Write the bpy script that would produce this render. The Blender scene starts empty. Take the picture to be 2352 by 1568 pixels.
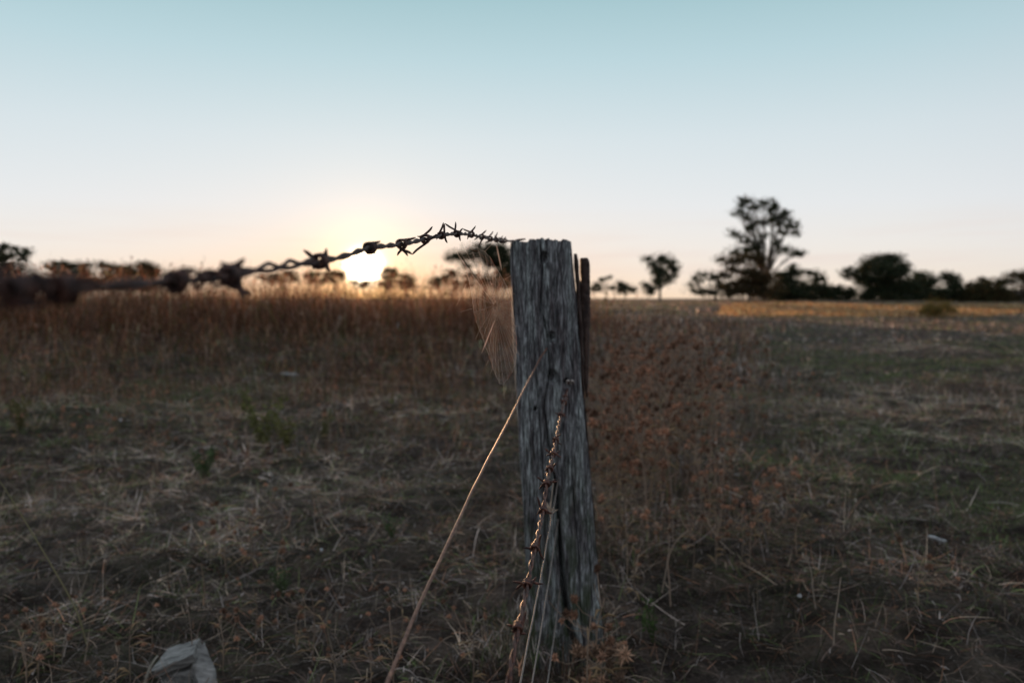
import bpy, math, random
import numpy as np
from mathutils import Vector, Matrix
rng = np.random.default_rng(7); random.seed(7)
SC = bpy.context.scene; COL = SC.collection
R = math.radians

# ---------------------------------------------------------------- helpers
H = 0.9; YP_ = 1.975; F = 1829.0; PITCH = math.atan((784 - 685) / F)
def ray(px, py):
    a = (px - 1176) / F; b = (784 - py) / F
    cp, sp = math.cos(PITCH), math.sin(PITCH)
    return Vector((a, cp + b * sp, -sp + b * cp))
def W(px, py, Y):
    d = ray(px, py); return Vector((0, 0, H)) + d * (Y / d.y)

_perm = rng.random((256, 256))
def vnoise(x, y):
    x = np.asarray(x, float); y = np.asarray(y, float)
    xi = np.floor(x).astype(int); yi = np.floor(y).astype(int)
    fx = x - xi; fy = y - yi
    fx = fx * fx * (3 - 2 * fx); fy = fy * fy * (3 - 2 * fy)
    g = lambda i, j: _perm[i % 256, j % 256]
    return (g(xi, yi) * (1 - fx) * (1 - fy) + g(xi + 1, yi) * fx * (1 - fy)
            + g(xi, yi + 1) * (1 - fx) * fy + g(xi + 1, yi + 1) * fx * fy)
def fbm(x, y, o=4):
    s = 0; a = 0.5
    for i in range(o):
        s = s + a * vnoise(x * 2 ** i + 17.3 * i, y * 2 ** i + 9.1 * i); a *= .5
    return s / (1 - .5 ** o)
def ss(a, b, x):
    t = np.clip((np.asarray(x, float) - a) / (b - a), 0, 1); return t * t * (3 - 2 * t)

def T_raw(x, y):
    x = np.asarray(x, float); y = np.asarray(y, float)
    z = 0.52 * ss(14, 90, y)
    z = z + 0.52 * ss(7.5, 13, y) * ss(2.5, -2, x - .05 * y) * ss(23, 14.5, y)
    r = np.hypot(x, y)
    z = z + 0.5 * (fbm(x * .05 + 3, y * .05 + 8, 3) - .5) * ss(10, 120, r)
    z = z + 0.10 * (fbm(x * .5, y * .5, 3) - .5)
    z = z + 0.13 * (fbm(x * 1.9 + 5, y * 2.3, 4) - .5) * ss(60, 10, r) * (1 - .6 * ss(.5, .1, np.hypot(x - .09, y - 1.97)))
    z = z + 0.060 * (fbm(x * 6.5 + 5, y * 8, 3) - .5) * ss(25, 8, r)
    return z
Z_POST = float(T_raw(.09, 1.9))
def T(x, y):
    x = np.asarray(x, float); y = np.asarray(y, float)
    q = ((x - .09) / .8) ** 2 + ((y - 1.8) / .55) ** 2
    return T_raw(x, y) - (Z_POST + .012) * np.exp(-q ** 2)
def G(px, py):
    d = ray(px, py); lo, hi = .3, 300.
    f = lambda Y: (H + d.z * Y / d.y) - float(T(d.x * Y / d.y, Y))
    Y = .6
    while Y < 250 and f(Y) > 0: Y *= 1.03
    return Vector((d.x * Y / d.y, Y, float(T(d.x * Y / d.y, Y))))

def mesh_obj(name, V, Fc, mat, parent=None, col=None, smooth=False):
    V = np.asarray(V, np.float32).reshape(-1, 3); Fc = np.asarray(Fc, np.int32)
    k = Fc.shape[1]; me = bpy.data.meshes.new(name)
    me.vertices.add(len(V)); me.vertices.foreach_set('co', V.ravel())
    me.loops.add(Fc.size); me.loops.foreach_set('vertex_index', Fc.ravel())
    me.polygons.add(len(Fc)); me.polygons.foreach_set('loop_start', np.arange(0, Fc.size, k, dtype=np.int32))
    try: me.polygons.foreach_set('loop_total', np.full(len(Fc), k, np.int32))
    except Exception: pass
    if smooth: me.polygons.foreach_set('use_smooth', np.ones(len(Fc), bool))
    me.update(calc_edges=True)
    if col is not None:
        a = me.color_attributes.new('col', 'FLOAT_COLOR', 'POINT')
        c = np.ones((len(V), 4), np.float32); c[:, :3] = col
        a.data.foreach_set('color', c.ravel())
    me.materials.append(mat)
    o = bpy.data.objects.new(name, me); COL.objects.link(o)
    if parent: o.parent = parent
    return o
def empty(name, loc=(0, 0, 0)):
    o = bpy.data.objects.new(name, None); o.location = loc; o.empty_display_size = .05
    COL.objects.link(o); return o
def tag(o, label=None, cat=None, group=None, kind=None):
    if label: o['label'] = label
    if cat: o['category'] = cat
    if group: o['group'] = group
    if kind: o['kind'] = kind
    return o

class Geo:
    """collects triangles/quads (quads only; triangles doubled) in local coords of a root"""
    def __init__(s): s.V = []; s.F = []; s.n = 0; s.C = []
    def add(s, V, Fq, c=None):
        V = np.asarray(V, float).reshape(-1, 3)
        s.V.append(V); s.F.append(np.asarray(Fq, int) + s.n); s.n += len(V)
        if c is not None: s.C.append(np.broadcast_to(np.asarray(c, float), (len(V), 3)))
    def tube(s, P, r, n=6, c=None, cap=True):
        P = [Vector(p) for p in P]; m = len(P)
        rr = [r] * m if not hasattr(r, '__len__') else list(r)
        t0 = (P[1] - P[0]).normalized(); nv = t0.orthogonal().normalized()
        V = []
        for i in range(m):
            t = (P[min(i + 1, m - 1)] - P[max(i - 1, 0)])
            if t.length < 1e-9: t = t0.copy()
            t.normalize(); nv = (nv - t * nv.dot(t))
            if nv.length < 1e-6: nv = t.orthogonal()
            nv.normalize(); b = t.cross(nv)
            for k in range(n):
                a = 2 * math.pi * k / n
                V.append(P[i] + (nv * math.cos(a) + b * math.sin(a)) * rr[i])
        Fq = []
        for i in range(m - 1):
            for k in range(n):
                k2 = (k + 1) % n
                Fq.append((i * n + k, i * n + k2, (i + 1) * n + k2, (i + 1) * n + k))
        if cap:
            for base in (0, (m - 1) * n):
                for k in range(1, n - 2, 2) if n > 4 else [1]:
                    Fq.append((base, base + k, base + k + 1, base + (k + 2) % n) if n > 3 else (base, base + 1, base + 2, base + 2))
            if n == 3: Fq = [f for f in Fq if len(set(f)) == 4]
        s.add([tuple(v) for v in V], Fq, c)
    def obj(s, name, mat, parent=None, origin=None, smooth=True):
        V = np.concatenate(s.V); Fc = np.concatenate(s.F)
        if origin is not None: V = V - np.array(origin)
        return mesh_obj(name, V, Fc, mat, parent, np.concatenate(s.C) if s.C else None, smooth)

def spline(P, step):
    P = [Vector(p) for p in P]; P = [P[0] * 2 - P[1]] + P + [P[-1] * 2 - P[-2]]
    out = []
    for i in range(1, len(P) - 2):
        p0, p1, p2, p3 = P[i - 1:i + 3]; n = max(1, int((p2 - p1).length / step))
        for k in range(n):
            t = k / n
            out.append(.5 * ((2 * p1) + (p2 - p0) * t + (2 * p0 - 5 * p1 + 4 * p2 - p3) * t * t + (3 * p1 - p0 - 3 * p2 + p3) * t ** 3))
    out.append(P[-2]); return out

# ---------------------------------------------------------------- materials
def newmat(name):
    m = bpy.data.materials.new(name); m.use_nodes = True; nt = m.node_tree
    return m, nt, nt.nodes['Principled BSDF'], nt.nodes['Material Output']
def ramp(nt, stops):
    r = nt.nodes.new('ShaderNodeValToRGB'); e = r.color_ramp.elements
    e[0].position, e[0].color = stops[0][0], (*stops[0][1], 1)
    e[1].position, e[1].color = stops[-1][0], (*stops[-1][1], 1)
    for p, c in stops[1:-1]:
        x = e.new(p); x.color = (*c, 1)
    return r
def objnoise(nt, scale, detail=4, vec=(1, 1, 1), rough=.55):
    tc = nt.nodes.new('ShaderNodeTexCoord'); mp = nt.nodes.new('ShaderNodeMapping')
    mp.inputs['Scale'].default_value = vec; n = nt.nodes.new('ShaderNodeTexNoise')
    n.inputs['Scale'].default_value = scale; n.inputs['Detail'].default_value = detail; n.inputs['Roughness'].default_value = rough
    nt.links.new(tc.outputs['Object'], mp.inputs[0]); nt.links.new(mp.outputs[0], n.inputs['Vector'])
    return n
def noise_mat(name, c1, c2, scale, rough=.8, metal=0, vec=(1, 1, 1), bump=.3, bdist=.002, mid=None):
    m, nt, p, o = newmat(name)
    n = objnoise(nt, scale, 5, vec)
    st = [(.32, c1), (.68, c2)] if mid is None else [(.3, c1), (.5, mid), (.7, c2)]
    r = ramp(nt, st); nt.links.new(n.outputs[0], r.inputs[0]); nt.links.new(r.outputs[0], p.inputs['Base Color'])
    p.inputs['Roughness'].default_value = rough; p.inputs['Metallic'].default_value = metal
    b = nt.nodes.new('ShaderNodeBump'); b.inputs['Strength'].default_value = bump; b.inputs['Distance'].default_value = bdist
    nt.links.new(n.outputs[0], b.inputs['Height']); nt.links.new(b.outputs[0], p.inputs['Normal'])
    return m
def leaf_mat(name, trans=.35, rough=.7, tint=None):
    m, nt, p, o = newmat(name)
    a = nt.nodes.new('ShaderNodeAttribute'); a.attribute_name = 'col'
    src = a.outputs['Color']
    nt.links.new(src, p.inputs['Base Color']); p.inputs['Roughness'].default_value = rough
    p.inputs['Specular IOR Level'].default_value = .25
    t = nt.nodes.new('ShaderNodeBsdfTranslucent'); nt.links.new(src, t.inputs[0])
    mx = nt.nodes.new('ShaderNodeMixShader'); mx.inputs[0].default_value = trans
    nt.links.new(p.outputs[0], mx.inputs[1]); nt.links.new(t.outputs[0], mx.inputs[2]); nt.links.new(mx.outputs[0], o.inputs[0])
    return m

M_grass = leaf_mat('dry_grass', .5)
M_tall = leaf_mat('tall_dry_grass', .72)
M_leaf = leaf_mat('tree_leaves', .25)
M_weed = leaf_mat('weed', .3)
M_silk = leaf_mat('silk', .5, .3)
M_bark = noise_mat('bark', (.05, .04, .032), (.20, .17, .14), 3, .9, vec=(1, 1, .3), bdist=.02)
M_rust = noise_mat('rusty_wire', (.012, .006, .005), (.14, .048, .025), 260, .68, 0, bump=.6, bdist=.0006, mid=(.045, .018, .012))
M_rust2 = noise_mat('red_rusty_wire', (.022, .010, .007), (.22, .08, .042), 230, .5, .15, bump=.6, bdist=.0006, mid=(.075, .027, .017))
M_wire = noise_mat('old_wire', (.10, .08, .07), (.24, .19, .16), 200, .5, .2, bump=.35, bdist=.0003)
M_guy = noise_mat('rusted_guy_wire', (.12, .05, .03), (.36, .19, .12), 170, .5, .15, bump=.4, bdist=.0004, mid=(.2, .1, .065))
M_staple = noise_mat('staple', (.6, .52, .45), (.85, .78, .7), 200, .4, .3)
M_stone = noise_mat('pale_stone', (.35, .35, .34), (.75, .75, .73), 40, .8)
M_grey = noise_mat('weathered_block', (.12, .115, .105), (.36, .35, .32), 14, .9, vec=(1, 6, 6), bump=.8, bdist=.006)

# wood of the post
def wood():
    m, nt, p, o = newmat('weathered_timber')
    L = nt.links.new
    n1 = objnoise(nt, 1.0, 8, (230, 230, 26), .76)       # fine fibres
    n2 = objnoise(nt, 1.0, 4, (48, 48, 5), .65)       # broad streaks
    n3 = objnoise(nt, 1.0, 3, (38, 38, 16), .6)        # lichen blotches
    r1 = ramp(nt, [(.39, (.026, .025, .026)), (.50, (.18, .176, .17)), (.63, (.64, .645, .625))]); L(n1.outputs[0], r1.inputs[0])
    r2 = ramp(nt, [(.36, (.36, .30, .31)), (.50, (.78, .78, .80)), (.64, (1.30, 1.40, 1.38))]); L(n2.outputs[0], r2.inputs[0])
    mu = nt.nodes.new('ShaderNodeMix'); mu.data_type = 'RGBA'; mu.blend_type = 'MULTIPLY'; mu.inputs['Factor'].default_value = 1
    L(r1.outputs[0], mu.inputs[6]); L(r2.outputs[0], mu.inputs[7])
    # algae in blotches, more near the ground (a stain that stays put)
    tc = nt.nodes.new('ShaderNodeTexCoord'); sx = nt.nodes.new('ShaderNodeSeparateXYZ'); L(tc.outputs['Object'], sx.inputs[0])
    mr = nt.nodes.new('ShaderNodeMapRange'); mr.inputs[1].default_value = .62; mr.inputs[2].default_value = .05
    mr.inputs[3].default_value = 0; mr.inputs[4].default_value = 1; L(sx.outputs[2], mr.inputs[0])
    r3 = ramp(nt, [(.44, (0, 0, 0)), (.62, (1, 1, 1))]); L(n3.outputs[0], r3.inputs[0])
    ml = nt.nodes.new('ShaderNodeMath'); ml.operation = 'MULTIPLY'; L(r3.outputs[0], ml.inputs[0]); L(mr.outputs[0], ml.inputs[1])
    m2 = nt.nodes.new('ShaderNodeMix'); m2.data_type = 'RGBA'; m2.blend_type = 'MIX'
    L(ml.outputs[0], m2.inputs['Factor']); L(mu.outputs[2], m2.inputs[6]); m2.inputs[7].default_value = (.055, .075, .032, 1)
    L(m2.outputs[2], p.inputs['Base Color']); p.inputs['Roughness'].default_value = .85
    b = nt.nodes.new('ShaderNodeBump'); b.inputs['Strength'].default_value = .9; b.inputs['Distance'].default_value = .004
    L(n1.outputs[0], b.inputs['Height']); L(b.outputs[0], p.inputs['Normal'])
    return m
M_wood = wood()
M_slab = noise_mat('brown_split_wood', (.022, .014, .012), (.13, .075, .055), 1, .8, vec=(120, 120, 7), bump=.9, bdist=.004)

def ground_mat():
    m, nt, p, o = newmat('ground'); L = nt.links.new
    n1 = objnoise(nt, 1.6, 6); n2 = objnoise(nt, 85, 9, rough=.7); n3 = objnoise(nt, .5, 5, (1, 1.6, 1))
    r1 = ramp(nt, [(.36, (.03, .022, .018)), (.52, (.13, .10, .085)), (.66, (.32, .25, .21))]); L(n2.outputs[0], r1.inputs[0])
    r2 = ramp(nt, [(.36, (.06, .068, .035)), (.52, (.15, .115, .09))]); L(n3.outputs[0], r2.inputs[0])
    mx = nt.nodes.new('ShaderNodeMix'); mx.data_type = 'RGBA'; L(n1.outputs[0], mx.inputs['Factor']); L(r1.outputs[0], mx.inputs[6]); L(r2.outputs[0], mx.inputs[7])
    n4 = objnoise(nt, 6.5, 4, (1, 1.4, 1)); r4_ = ramp(nt, [(.38, (.5, .46, .45)), (.5, (.9, .9, .9)), (.62, (1.6, 1.55, 1.5))]); L(n4.outputs[0], r4_.inputs[0])
    m4 = nt.nodes.new('ShaderNodeMix'); m4.data_type = 'RGBA'; m4.blend_type = 'MULTIPLY'; m4.inputs['Factor'].default_value = 1; L(mx.outputs[2], m4.inputs[6]); L(r4_.outputs[0], m4.inputs[7])
    L(m4.outputs[2], p.inputs['Base Color']); p.inputs['Roughness'].default_value = .95; p.inputs['Specular IOR Level'].default_value = .1
    b = nt.nodes.new('ShaderNodeBump'); b.inputs['Distance'].default_value = .05; b.inputs['Strength'].default_value = 1
    L(n2.outputs[0], b.inputs['Height']); L(b.outputs[0], p.inputs['Normal'])
    return m

# ---------------------------------------------------------------- ground sheet
NA = 420
ang = np.concatenate([np.linspace(-50, 50, 300), np.linspace(50, 310, NA - 300 + 1)[1:-1]]) * math.pi / 180
rad = np.concatenate([[0], np.geomspace(.3, 1.15, 24), np.geomspace(1.2, 60, 430), np.geomspace(62, 3500, 50)])
A, RR = np.meshgrid(ang, rad)
X = RR * np.sin(A); Y = RR * np.cos(A)
V = np.stack([X, Y, T(X, Y) - .5 * ss(150, 3000, RR) * 0], -1).reshape(-1, 3)
na = len(ang); i = np.arange(len(rad) - 1)[:, None] * na; k = np.arange(na)[None, :]; k2 = (k + 1) % na
Fc = np.stack([i + k, i + na + k, i + na + k2, i + k2], -1).reshape(-1, 4)
g = mesh_obj('ground', V, Fc[:, ::-1], ground_mat(), smooth=True)
tag(g, kind='structure')

# ---------------------------------------------------------------- grasses
PAL = np.array([(.52, .40, .30), (.40, .345, .32), (.19, .135, .11), (.15, .19, .075), (.38, .20, .125), (.70, .58, .50)])
def blades(P, L, w, az, elev0, bend, col, K=3):
    """vectorised curved strips. elev0: start elevation angle, bend: change of elevation to the tip (rad)"""
    n = len(L); s = np.linspace(0, 1, K + 1)
    pts = np.zeros((n, K + 1, 3)); pts[:, 0] = P; tw = rng.normal(0, .35, n)
    for j in range(1, K + 1):
        e = elev0 + bend * s[j]; a = az + tw * s[j]; st = (L / K)[:, None]
        pts[:, j] = pts[:, j - 1] + st * np.stack([np.cos(e) * np.cos(a), np.cos(e) * np.sin(a), np.sin(e)], -1)
    side = rng.random(n) * 2 * math.pi
    sv = np.stack([-np.sin(az) * 1, np.cos(az), np.zeros(n)], -1) * np.cos(side * .5)[:, None] + np.stack([np.cos(az) * .3, np.sin(az) * .3, np.ones(n) * .9], -1) * np.sin(side * .5)[:, None] * .6
    sv /= np.linalg.norm(sv, axis=1, keepdims=True)
    wid = w[:, None] * (1 - .8 * s[None, :] ** 1.5) * .5
    Lf = pts - sv[:, None] * wid[..., None]; Rt = pts + sv[:, None] * wid[..., None]
    V = np.stack([Lf, Rt], 2).reshape(n, -1, 3)
    b = (np.arange(n) * (2 * (K + 1)))[:, None]; j = np.arange(K)[None] * 2
    Fq = np.stack([b + j, b + j + 1, b + j + 3, b + j + 2], -1).reshape(-1, 4)
    C = np.repeat(col, 2 * (K + 1), 0)
    return V.reshape(-1, 3), Fq, C
def wedge(n, y0, y1, side=1.6):
    y = np.sqrt(rng.random(n) * (y1 ** 2 - y0 ** 2) + y0 ** 2)
    x = (rng.random(n) * 2 - 1) * (.70 * y + side); return x, y
def merge(parts):
    V = []; Fs = []; C = []; n = 0
    for v, f, c in parts: V.append(v); Fs.append(f + n); C.append(c); n += len(v)
    return np.concatenate(V), np.concatenate(Fs), np.concatenate(C)
def pick(n, w):
    w = np.asarray(w, float); idx = rng.choice(len(w), n, p=w / w.sum())
    return PAL[idx] * (.30 + 1.75 * rng.random((n, 1)) ** 1.7) * (1.05, 1.03, 1.0)
def greenness(x, y): return fbm(x * .45 + 20, y * .28 + 4, 4)

parts = []
for (n, y0, y1, l0, l1, wmin) in [(105000, 1.2, 4, .03, .13, .0018), (125000, 4, 8, .04, .15, .0030), (85000, 8, 16, .05, .17, .005),
                                  (80000, 16, 40, .07, .2, .012), (60000, 40, 100, .10, .26, .035)]:
    x, y = wedge(n, y0, y1)
    keep = fbm(x * 5.2, y * 6.4 + 40, 4) > rng.uniform(.15, .50, n)      # bare patches between the clumps
    x, y = x[keep], y[keep]; n = len(x)
    gr = greenness(x, y); isg = rng.random(n) < ss(.46, .62, gr) * .75
    L = rng.uniform(l0, l1, n); el = np.abs(rng.normal(.18, .45, n)); el[isg] = rng.uniform(.7, 1.4, isg.sum()); L[isg] *= .5
    c = pick(n, (2.0, 3.2, 4.5, 3.0, 1.1, .5)); c2 = pick(n, (1, 1, 5, 2.6, 2.8, 0)); pt = fbm(x * .9 + 60, y * 1.3, 4) > rng.uniform(.42, .6, n); c[pt] = c2[pt]
    c *= ((.40 + 1.15 * ss(.3, .68, fbm(x * 8 + 11, y * 9 + 3, 3))) * (.85 + .6 * ss(.35, .65, fbm(x * 1.1, y * .8 + 33, 3))))[:, None]; c[isg] = pick(isg.sum(), (0, 0, 0, 1, 0, 0))
    z = T(x, y) + rng.uniform(-.004, .014, n)
    parts.append(blades(np.stack([x, y, z], -1), L, wmin * rng.uniform(.6, 1.7, n), rng.random(n) * 6.283, el, rng.normal(-.5, .5, n), c))
V, Fq, C = merge(parts)
tag(mesh_obj('short_grass', V, Fq, M_grass, col=C), 'matted short dry grass with green patches covering the paddock', 'grass', kind='stuff')

def tufts(nc, xs, ys, per, hmin, hmax, w, rad, weights, lean=.25, seeds=True):
    """tall standing grass in tufts with seed heads"""
    cx = np.repeat(xs, per); cy = np.repeat(ys, per); n = len(cx)
    hh = np.repeat(rng.uniform(hmin, hmax, len(xs)), per) * rng.uniform(.45, 1, n)
    x = cx + rng.normal(0, 1, n) * np.repeat(rad, per) if hasattr(rad, '__len__') else cx + rng.normal(0, rad, n)
    y = cy + rng.normal(0, rad if not hasattr(rad, '__len__') else .1, n)
    ww = w * np.maximum(1, y / 6) * rng.uniform(.6, 1.5, n)
    az = rng.random(n) * 6.283; c = pick(n, weights) * np.repeat(rng.uniform(.45, 1.25, len(xs)), per)[:, None]
    el = math.pi / 2 - np.abs(rng.normal(0, lean, n))
    b = rng.normal(-.25, .35, n)
    out = [blades(np.stack([x, y, T(x, y) - .01], -1), hh, ww, az, el, b, c, 4)]
    if seeds:
        V0 = out[0][0].reshape(n, 10, 3); tip = (V0[:, 8] + V0[:, 9]) / 2
        pm = rng.random(n) < .35; t = np.repeat(tip[pm], 4, 0); m = len(t)
        t = t - np.stack([np.zeros(m), np.zeros(m), rng.uniform(0, .07, m)], -1)
        out.append(blades(t, rng.uniform(.02, .05, m), np.repeat(ww[pm], 4) * 1.8, rng.random(m) * 6.283, rng.uniform(.1, 1.4, m), rng.normal(0, .3, m), np.repeat(c[pm], 4, 0) * 1.1, 2))
    return out
# left bank of tall grass, standing against the light
nc = 2300
xs = rng.uniform(-17, 3.4, nc); ys = rng.uniform(12.5, 24, nc); ok = (xs < .09 * ys + .3) & (xs > -.75 * ys - 1) & (vnoise(xs * .8, ys * .5) > .25); xs, ys = xs[ok], ys[ok]
P1 = tufts(0, xs, ys, 14, .25, .55, .0040, .16, (3, 3, 3, 1.0, 2.2, .8))
nf_ = 2100; xf = rng.uniform(-13, 1.5, nf_); yf = rng.uniform(11, 14.5, nf_); ok = fbm(xf * 1.1 + 9, yf * .9, 3) > rng.uniform(.12, .66, nf_)
P1 += tufts(0, xf[ok], yf[ok], 20, .4, 1.12, .0036, .13, (1.4, 2.4, 4, 1.6, 4.0, .4), lean=.36)
nf_ = 1000; xf = rng.uniform(-10, 1.2, nf_); yf = rng.uniform(6, 11.8, nf_); hq = ss(5, 11.5, yf); ok = fbm(xf * .8 + 29, yf * .7, 3) > rng.uniform(.25, .75, nf_) + .12 * (1 - hq)
P1 += tufts(0, xf[ok], yf[ok], 18, .12 + .1 * hq[ok], .25 + .5 * hq[ok], .0032, .11, (1.4, 2.4, 4, 2.2, 3.2, .4), lean=.42)
ns = 1700; xx = rng.uniform(-10, 1.2, ns); yy = rng.uniform(4.2, 12.5, ns); q = ss(4, 11, yy); ok = fbm(xx * .9, yy * .7 + 5, 3) > rng.uniform(.3, .62, ns) - .1 * q; xx, yy, q = xx[ok], yy[ok], q[ok]
P1 += tufts(0, xx, yy, 13, .08 + .1 * q, .16 + .42 * q, .003, .08, (1.5, 3, 5, 2.5, 2, .3), lean=.4)
V, Fq, C = merge(P1)
C = np.minimum(C * (1.02, .74, .60), .8)
tag(mesh_obj('tall_grass', V, Fq, M_tall, col=C), 'tall dry seeding grass standing along the left skyline', 'tall grass', kind='stuff')
# lower reddish growth right of the post, back to the ridge
nc = 900
ys = rng.uniform(8, 26, nc); q = rng.beta(1.1, 1.8, nc); xs = ys * (.07 + .30 * q); ok = fbm(xs * .9, ys * .6 + 70, 3) > rng.uniform(.25, .6, nc) + .15 * q; xs, ys, q = xs[ok], ys[ok], q[ok]; P2 = tufts(0, xs, ys, 24, .2, .66 - .35 * q, .0038, .14, (1.5, 2, 5, .8, 3, .3))
nc = 620
ys = rng.uniform(2.6, 9.5, nc); q = rng.beta(1.1, 2.0, nc); xs = ys * (q * .34 + .08); ok = fbm(xs * 2, ys * 1.4 + 30, 3) > rng.uniform(.3, .55, nc) + .1 * q; xs, ys, q = xs[ok], ys[ok], q[ok]; P2 += tufts(0, xs, ys, 20, .10, .40 - .22 * q, .0020, .06, (1, 2, 6, 1.6, 2.5, .3))
V, Fq, C = merge(P2)
tag(mesh_obj('weed_patch', V, Fq, M_grass, col=C), 'rank reddish brown growth filling the strip right of the post', 'weeds', kind='stuff')
# pale standing strip in the far right field with low sunlight tinted into its colour
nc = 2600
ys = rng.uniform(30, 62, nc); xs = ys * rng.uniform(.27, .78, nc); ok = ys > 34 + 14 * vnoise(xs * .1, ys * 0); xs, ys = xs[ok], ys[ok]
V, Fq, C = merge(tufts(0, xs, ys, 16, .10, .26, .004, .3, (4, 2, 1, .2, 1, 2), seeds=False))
C = np.minimum(C * (1.25, .95, .6), .85)  # orange sunlit tint painted into the blade colours
tag(mesh_obj('field_grass', V, Fq, M_tall, col=C), 'pale grass, coloured as sunlit, of the far right field below the trees', 'grass', kind='stuff')
# loose tufts close by
nc = 1500
x, y = wedge(nc, 1.5, 11, .6); P3 = tufts(0, x, y, 14, .05, .16, .0014, .025, (1, 2, 1, 5, .6, .4), lean=.5, seeds=False)
nc = 2600
x, y = wedge(nc, 1.4, 14, .8); ok = fbm(x * 2.6, y * 3.4 + 40, 4) > .46; x, y = x[ok], y[ok]; P3 += tufts(0, x, y, 22, .04, .11, .0017, .05, (1, 2.4, 4, 2.6, 1.4, .4), lean=.8, seeds=False)
nc = 420
x, y = wedge(nc, 1.5, 10, .6); P3 += tufts(0, x, y, 6, .10, .30, .0013, .03, (4, 3, 2, .5, 1.5, 2), lean=.6)
# flat crooked litter of old stems
nc = 4200; x, y = wedge(nc, 1.2, 9, .5)
P3.append(blades(np.stack([x, y, T(x, y) + rng.uniform(.002, .03, nc)], -1), rng.uniform(.05, .22, nc), rng.uniform(.0015, .0042, nc), rng.random(nc) * 6.283, rng.normal(.12, .25, nc), rng.normal(-.1, .5, nc), pick(nc, (1.5, 4, 5, .6, 1.2, .9)), 5))
# dead curled leaves and chaff
nc = 26000; x, y = wedge(nc, 1.2, 9, .5)
P3.append(blades(np.stack([x, y, T(x, y) + rng.uniform(.004, .03, nc)], -1), rng.uniform(.006, .028, nc), rng.uniform(.002, .007, nc), rng.random(nc) * 6.283, rng.normal(.2, .5, nc), rng.normal(0, .9, nc), pick(nc, (2, 4, 4, .3, 2.6, .8)), 2))
# creeping green leaves in mats
nc = 760; cx, cy = wedge(nc, 1.3, 13, .5); ok = greenness(cx, cy) > .44; cx, cy = cx[ok], cy[ok]; m_ = 75
x = np.repeat(cx, m_) + rng.normal(0, .07, len(cx) * m_); y = np.repeat(cy, m_) + rng.normal(0, .05, len(cx) * m_); n_ = len(x)
P3.append(blades(np.stack([x, y, T(x, y) + rng.uniform(0, .035, n_)], -1), rng.uniform(.012, .034, n_), rng.uniform(.004, .010, n_), rng.random(n_) * 6.283, rng.normal(.5, .5, n_), rng.normal(-.3, .4, n_), PAL[3] * rng.uniform(.5, 1.6, (n_, 1)), 2))
nc = 46; a_ = rng.random(nc) * 6.283; x = .10 + np.cos(a_) * rng.uniform(.11, .2, nc); y = YP_ + np.sin(a_) * rng.uniform(.09, .17, nc)
P3 += tufts(0, x, y, 22, .05, .19, .0016, .022, (2, 3, 4, 3, 1, .6), lean=.5)
V, Fq, C = merge(P3)
tag(mesh_obj('grass_tufts', V, Fq, M_grass, col=C), 'small green and straw coloured tufts in the near ground', 'grass', kind='stuff')

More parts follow.
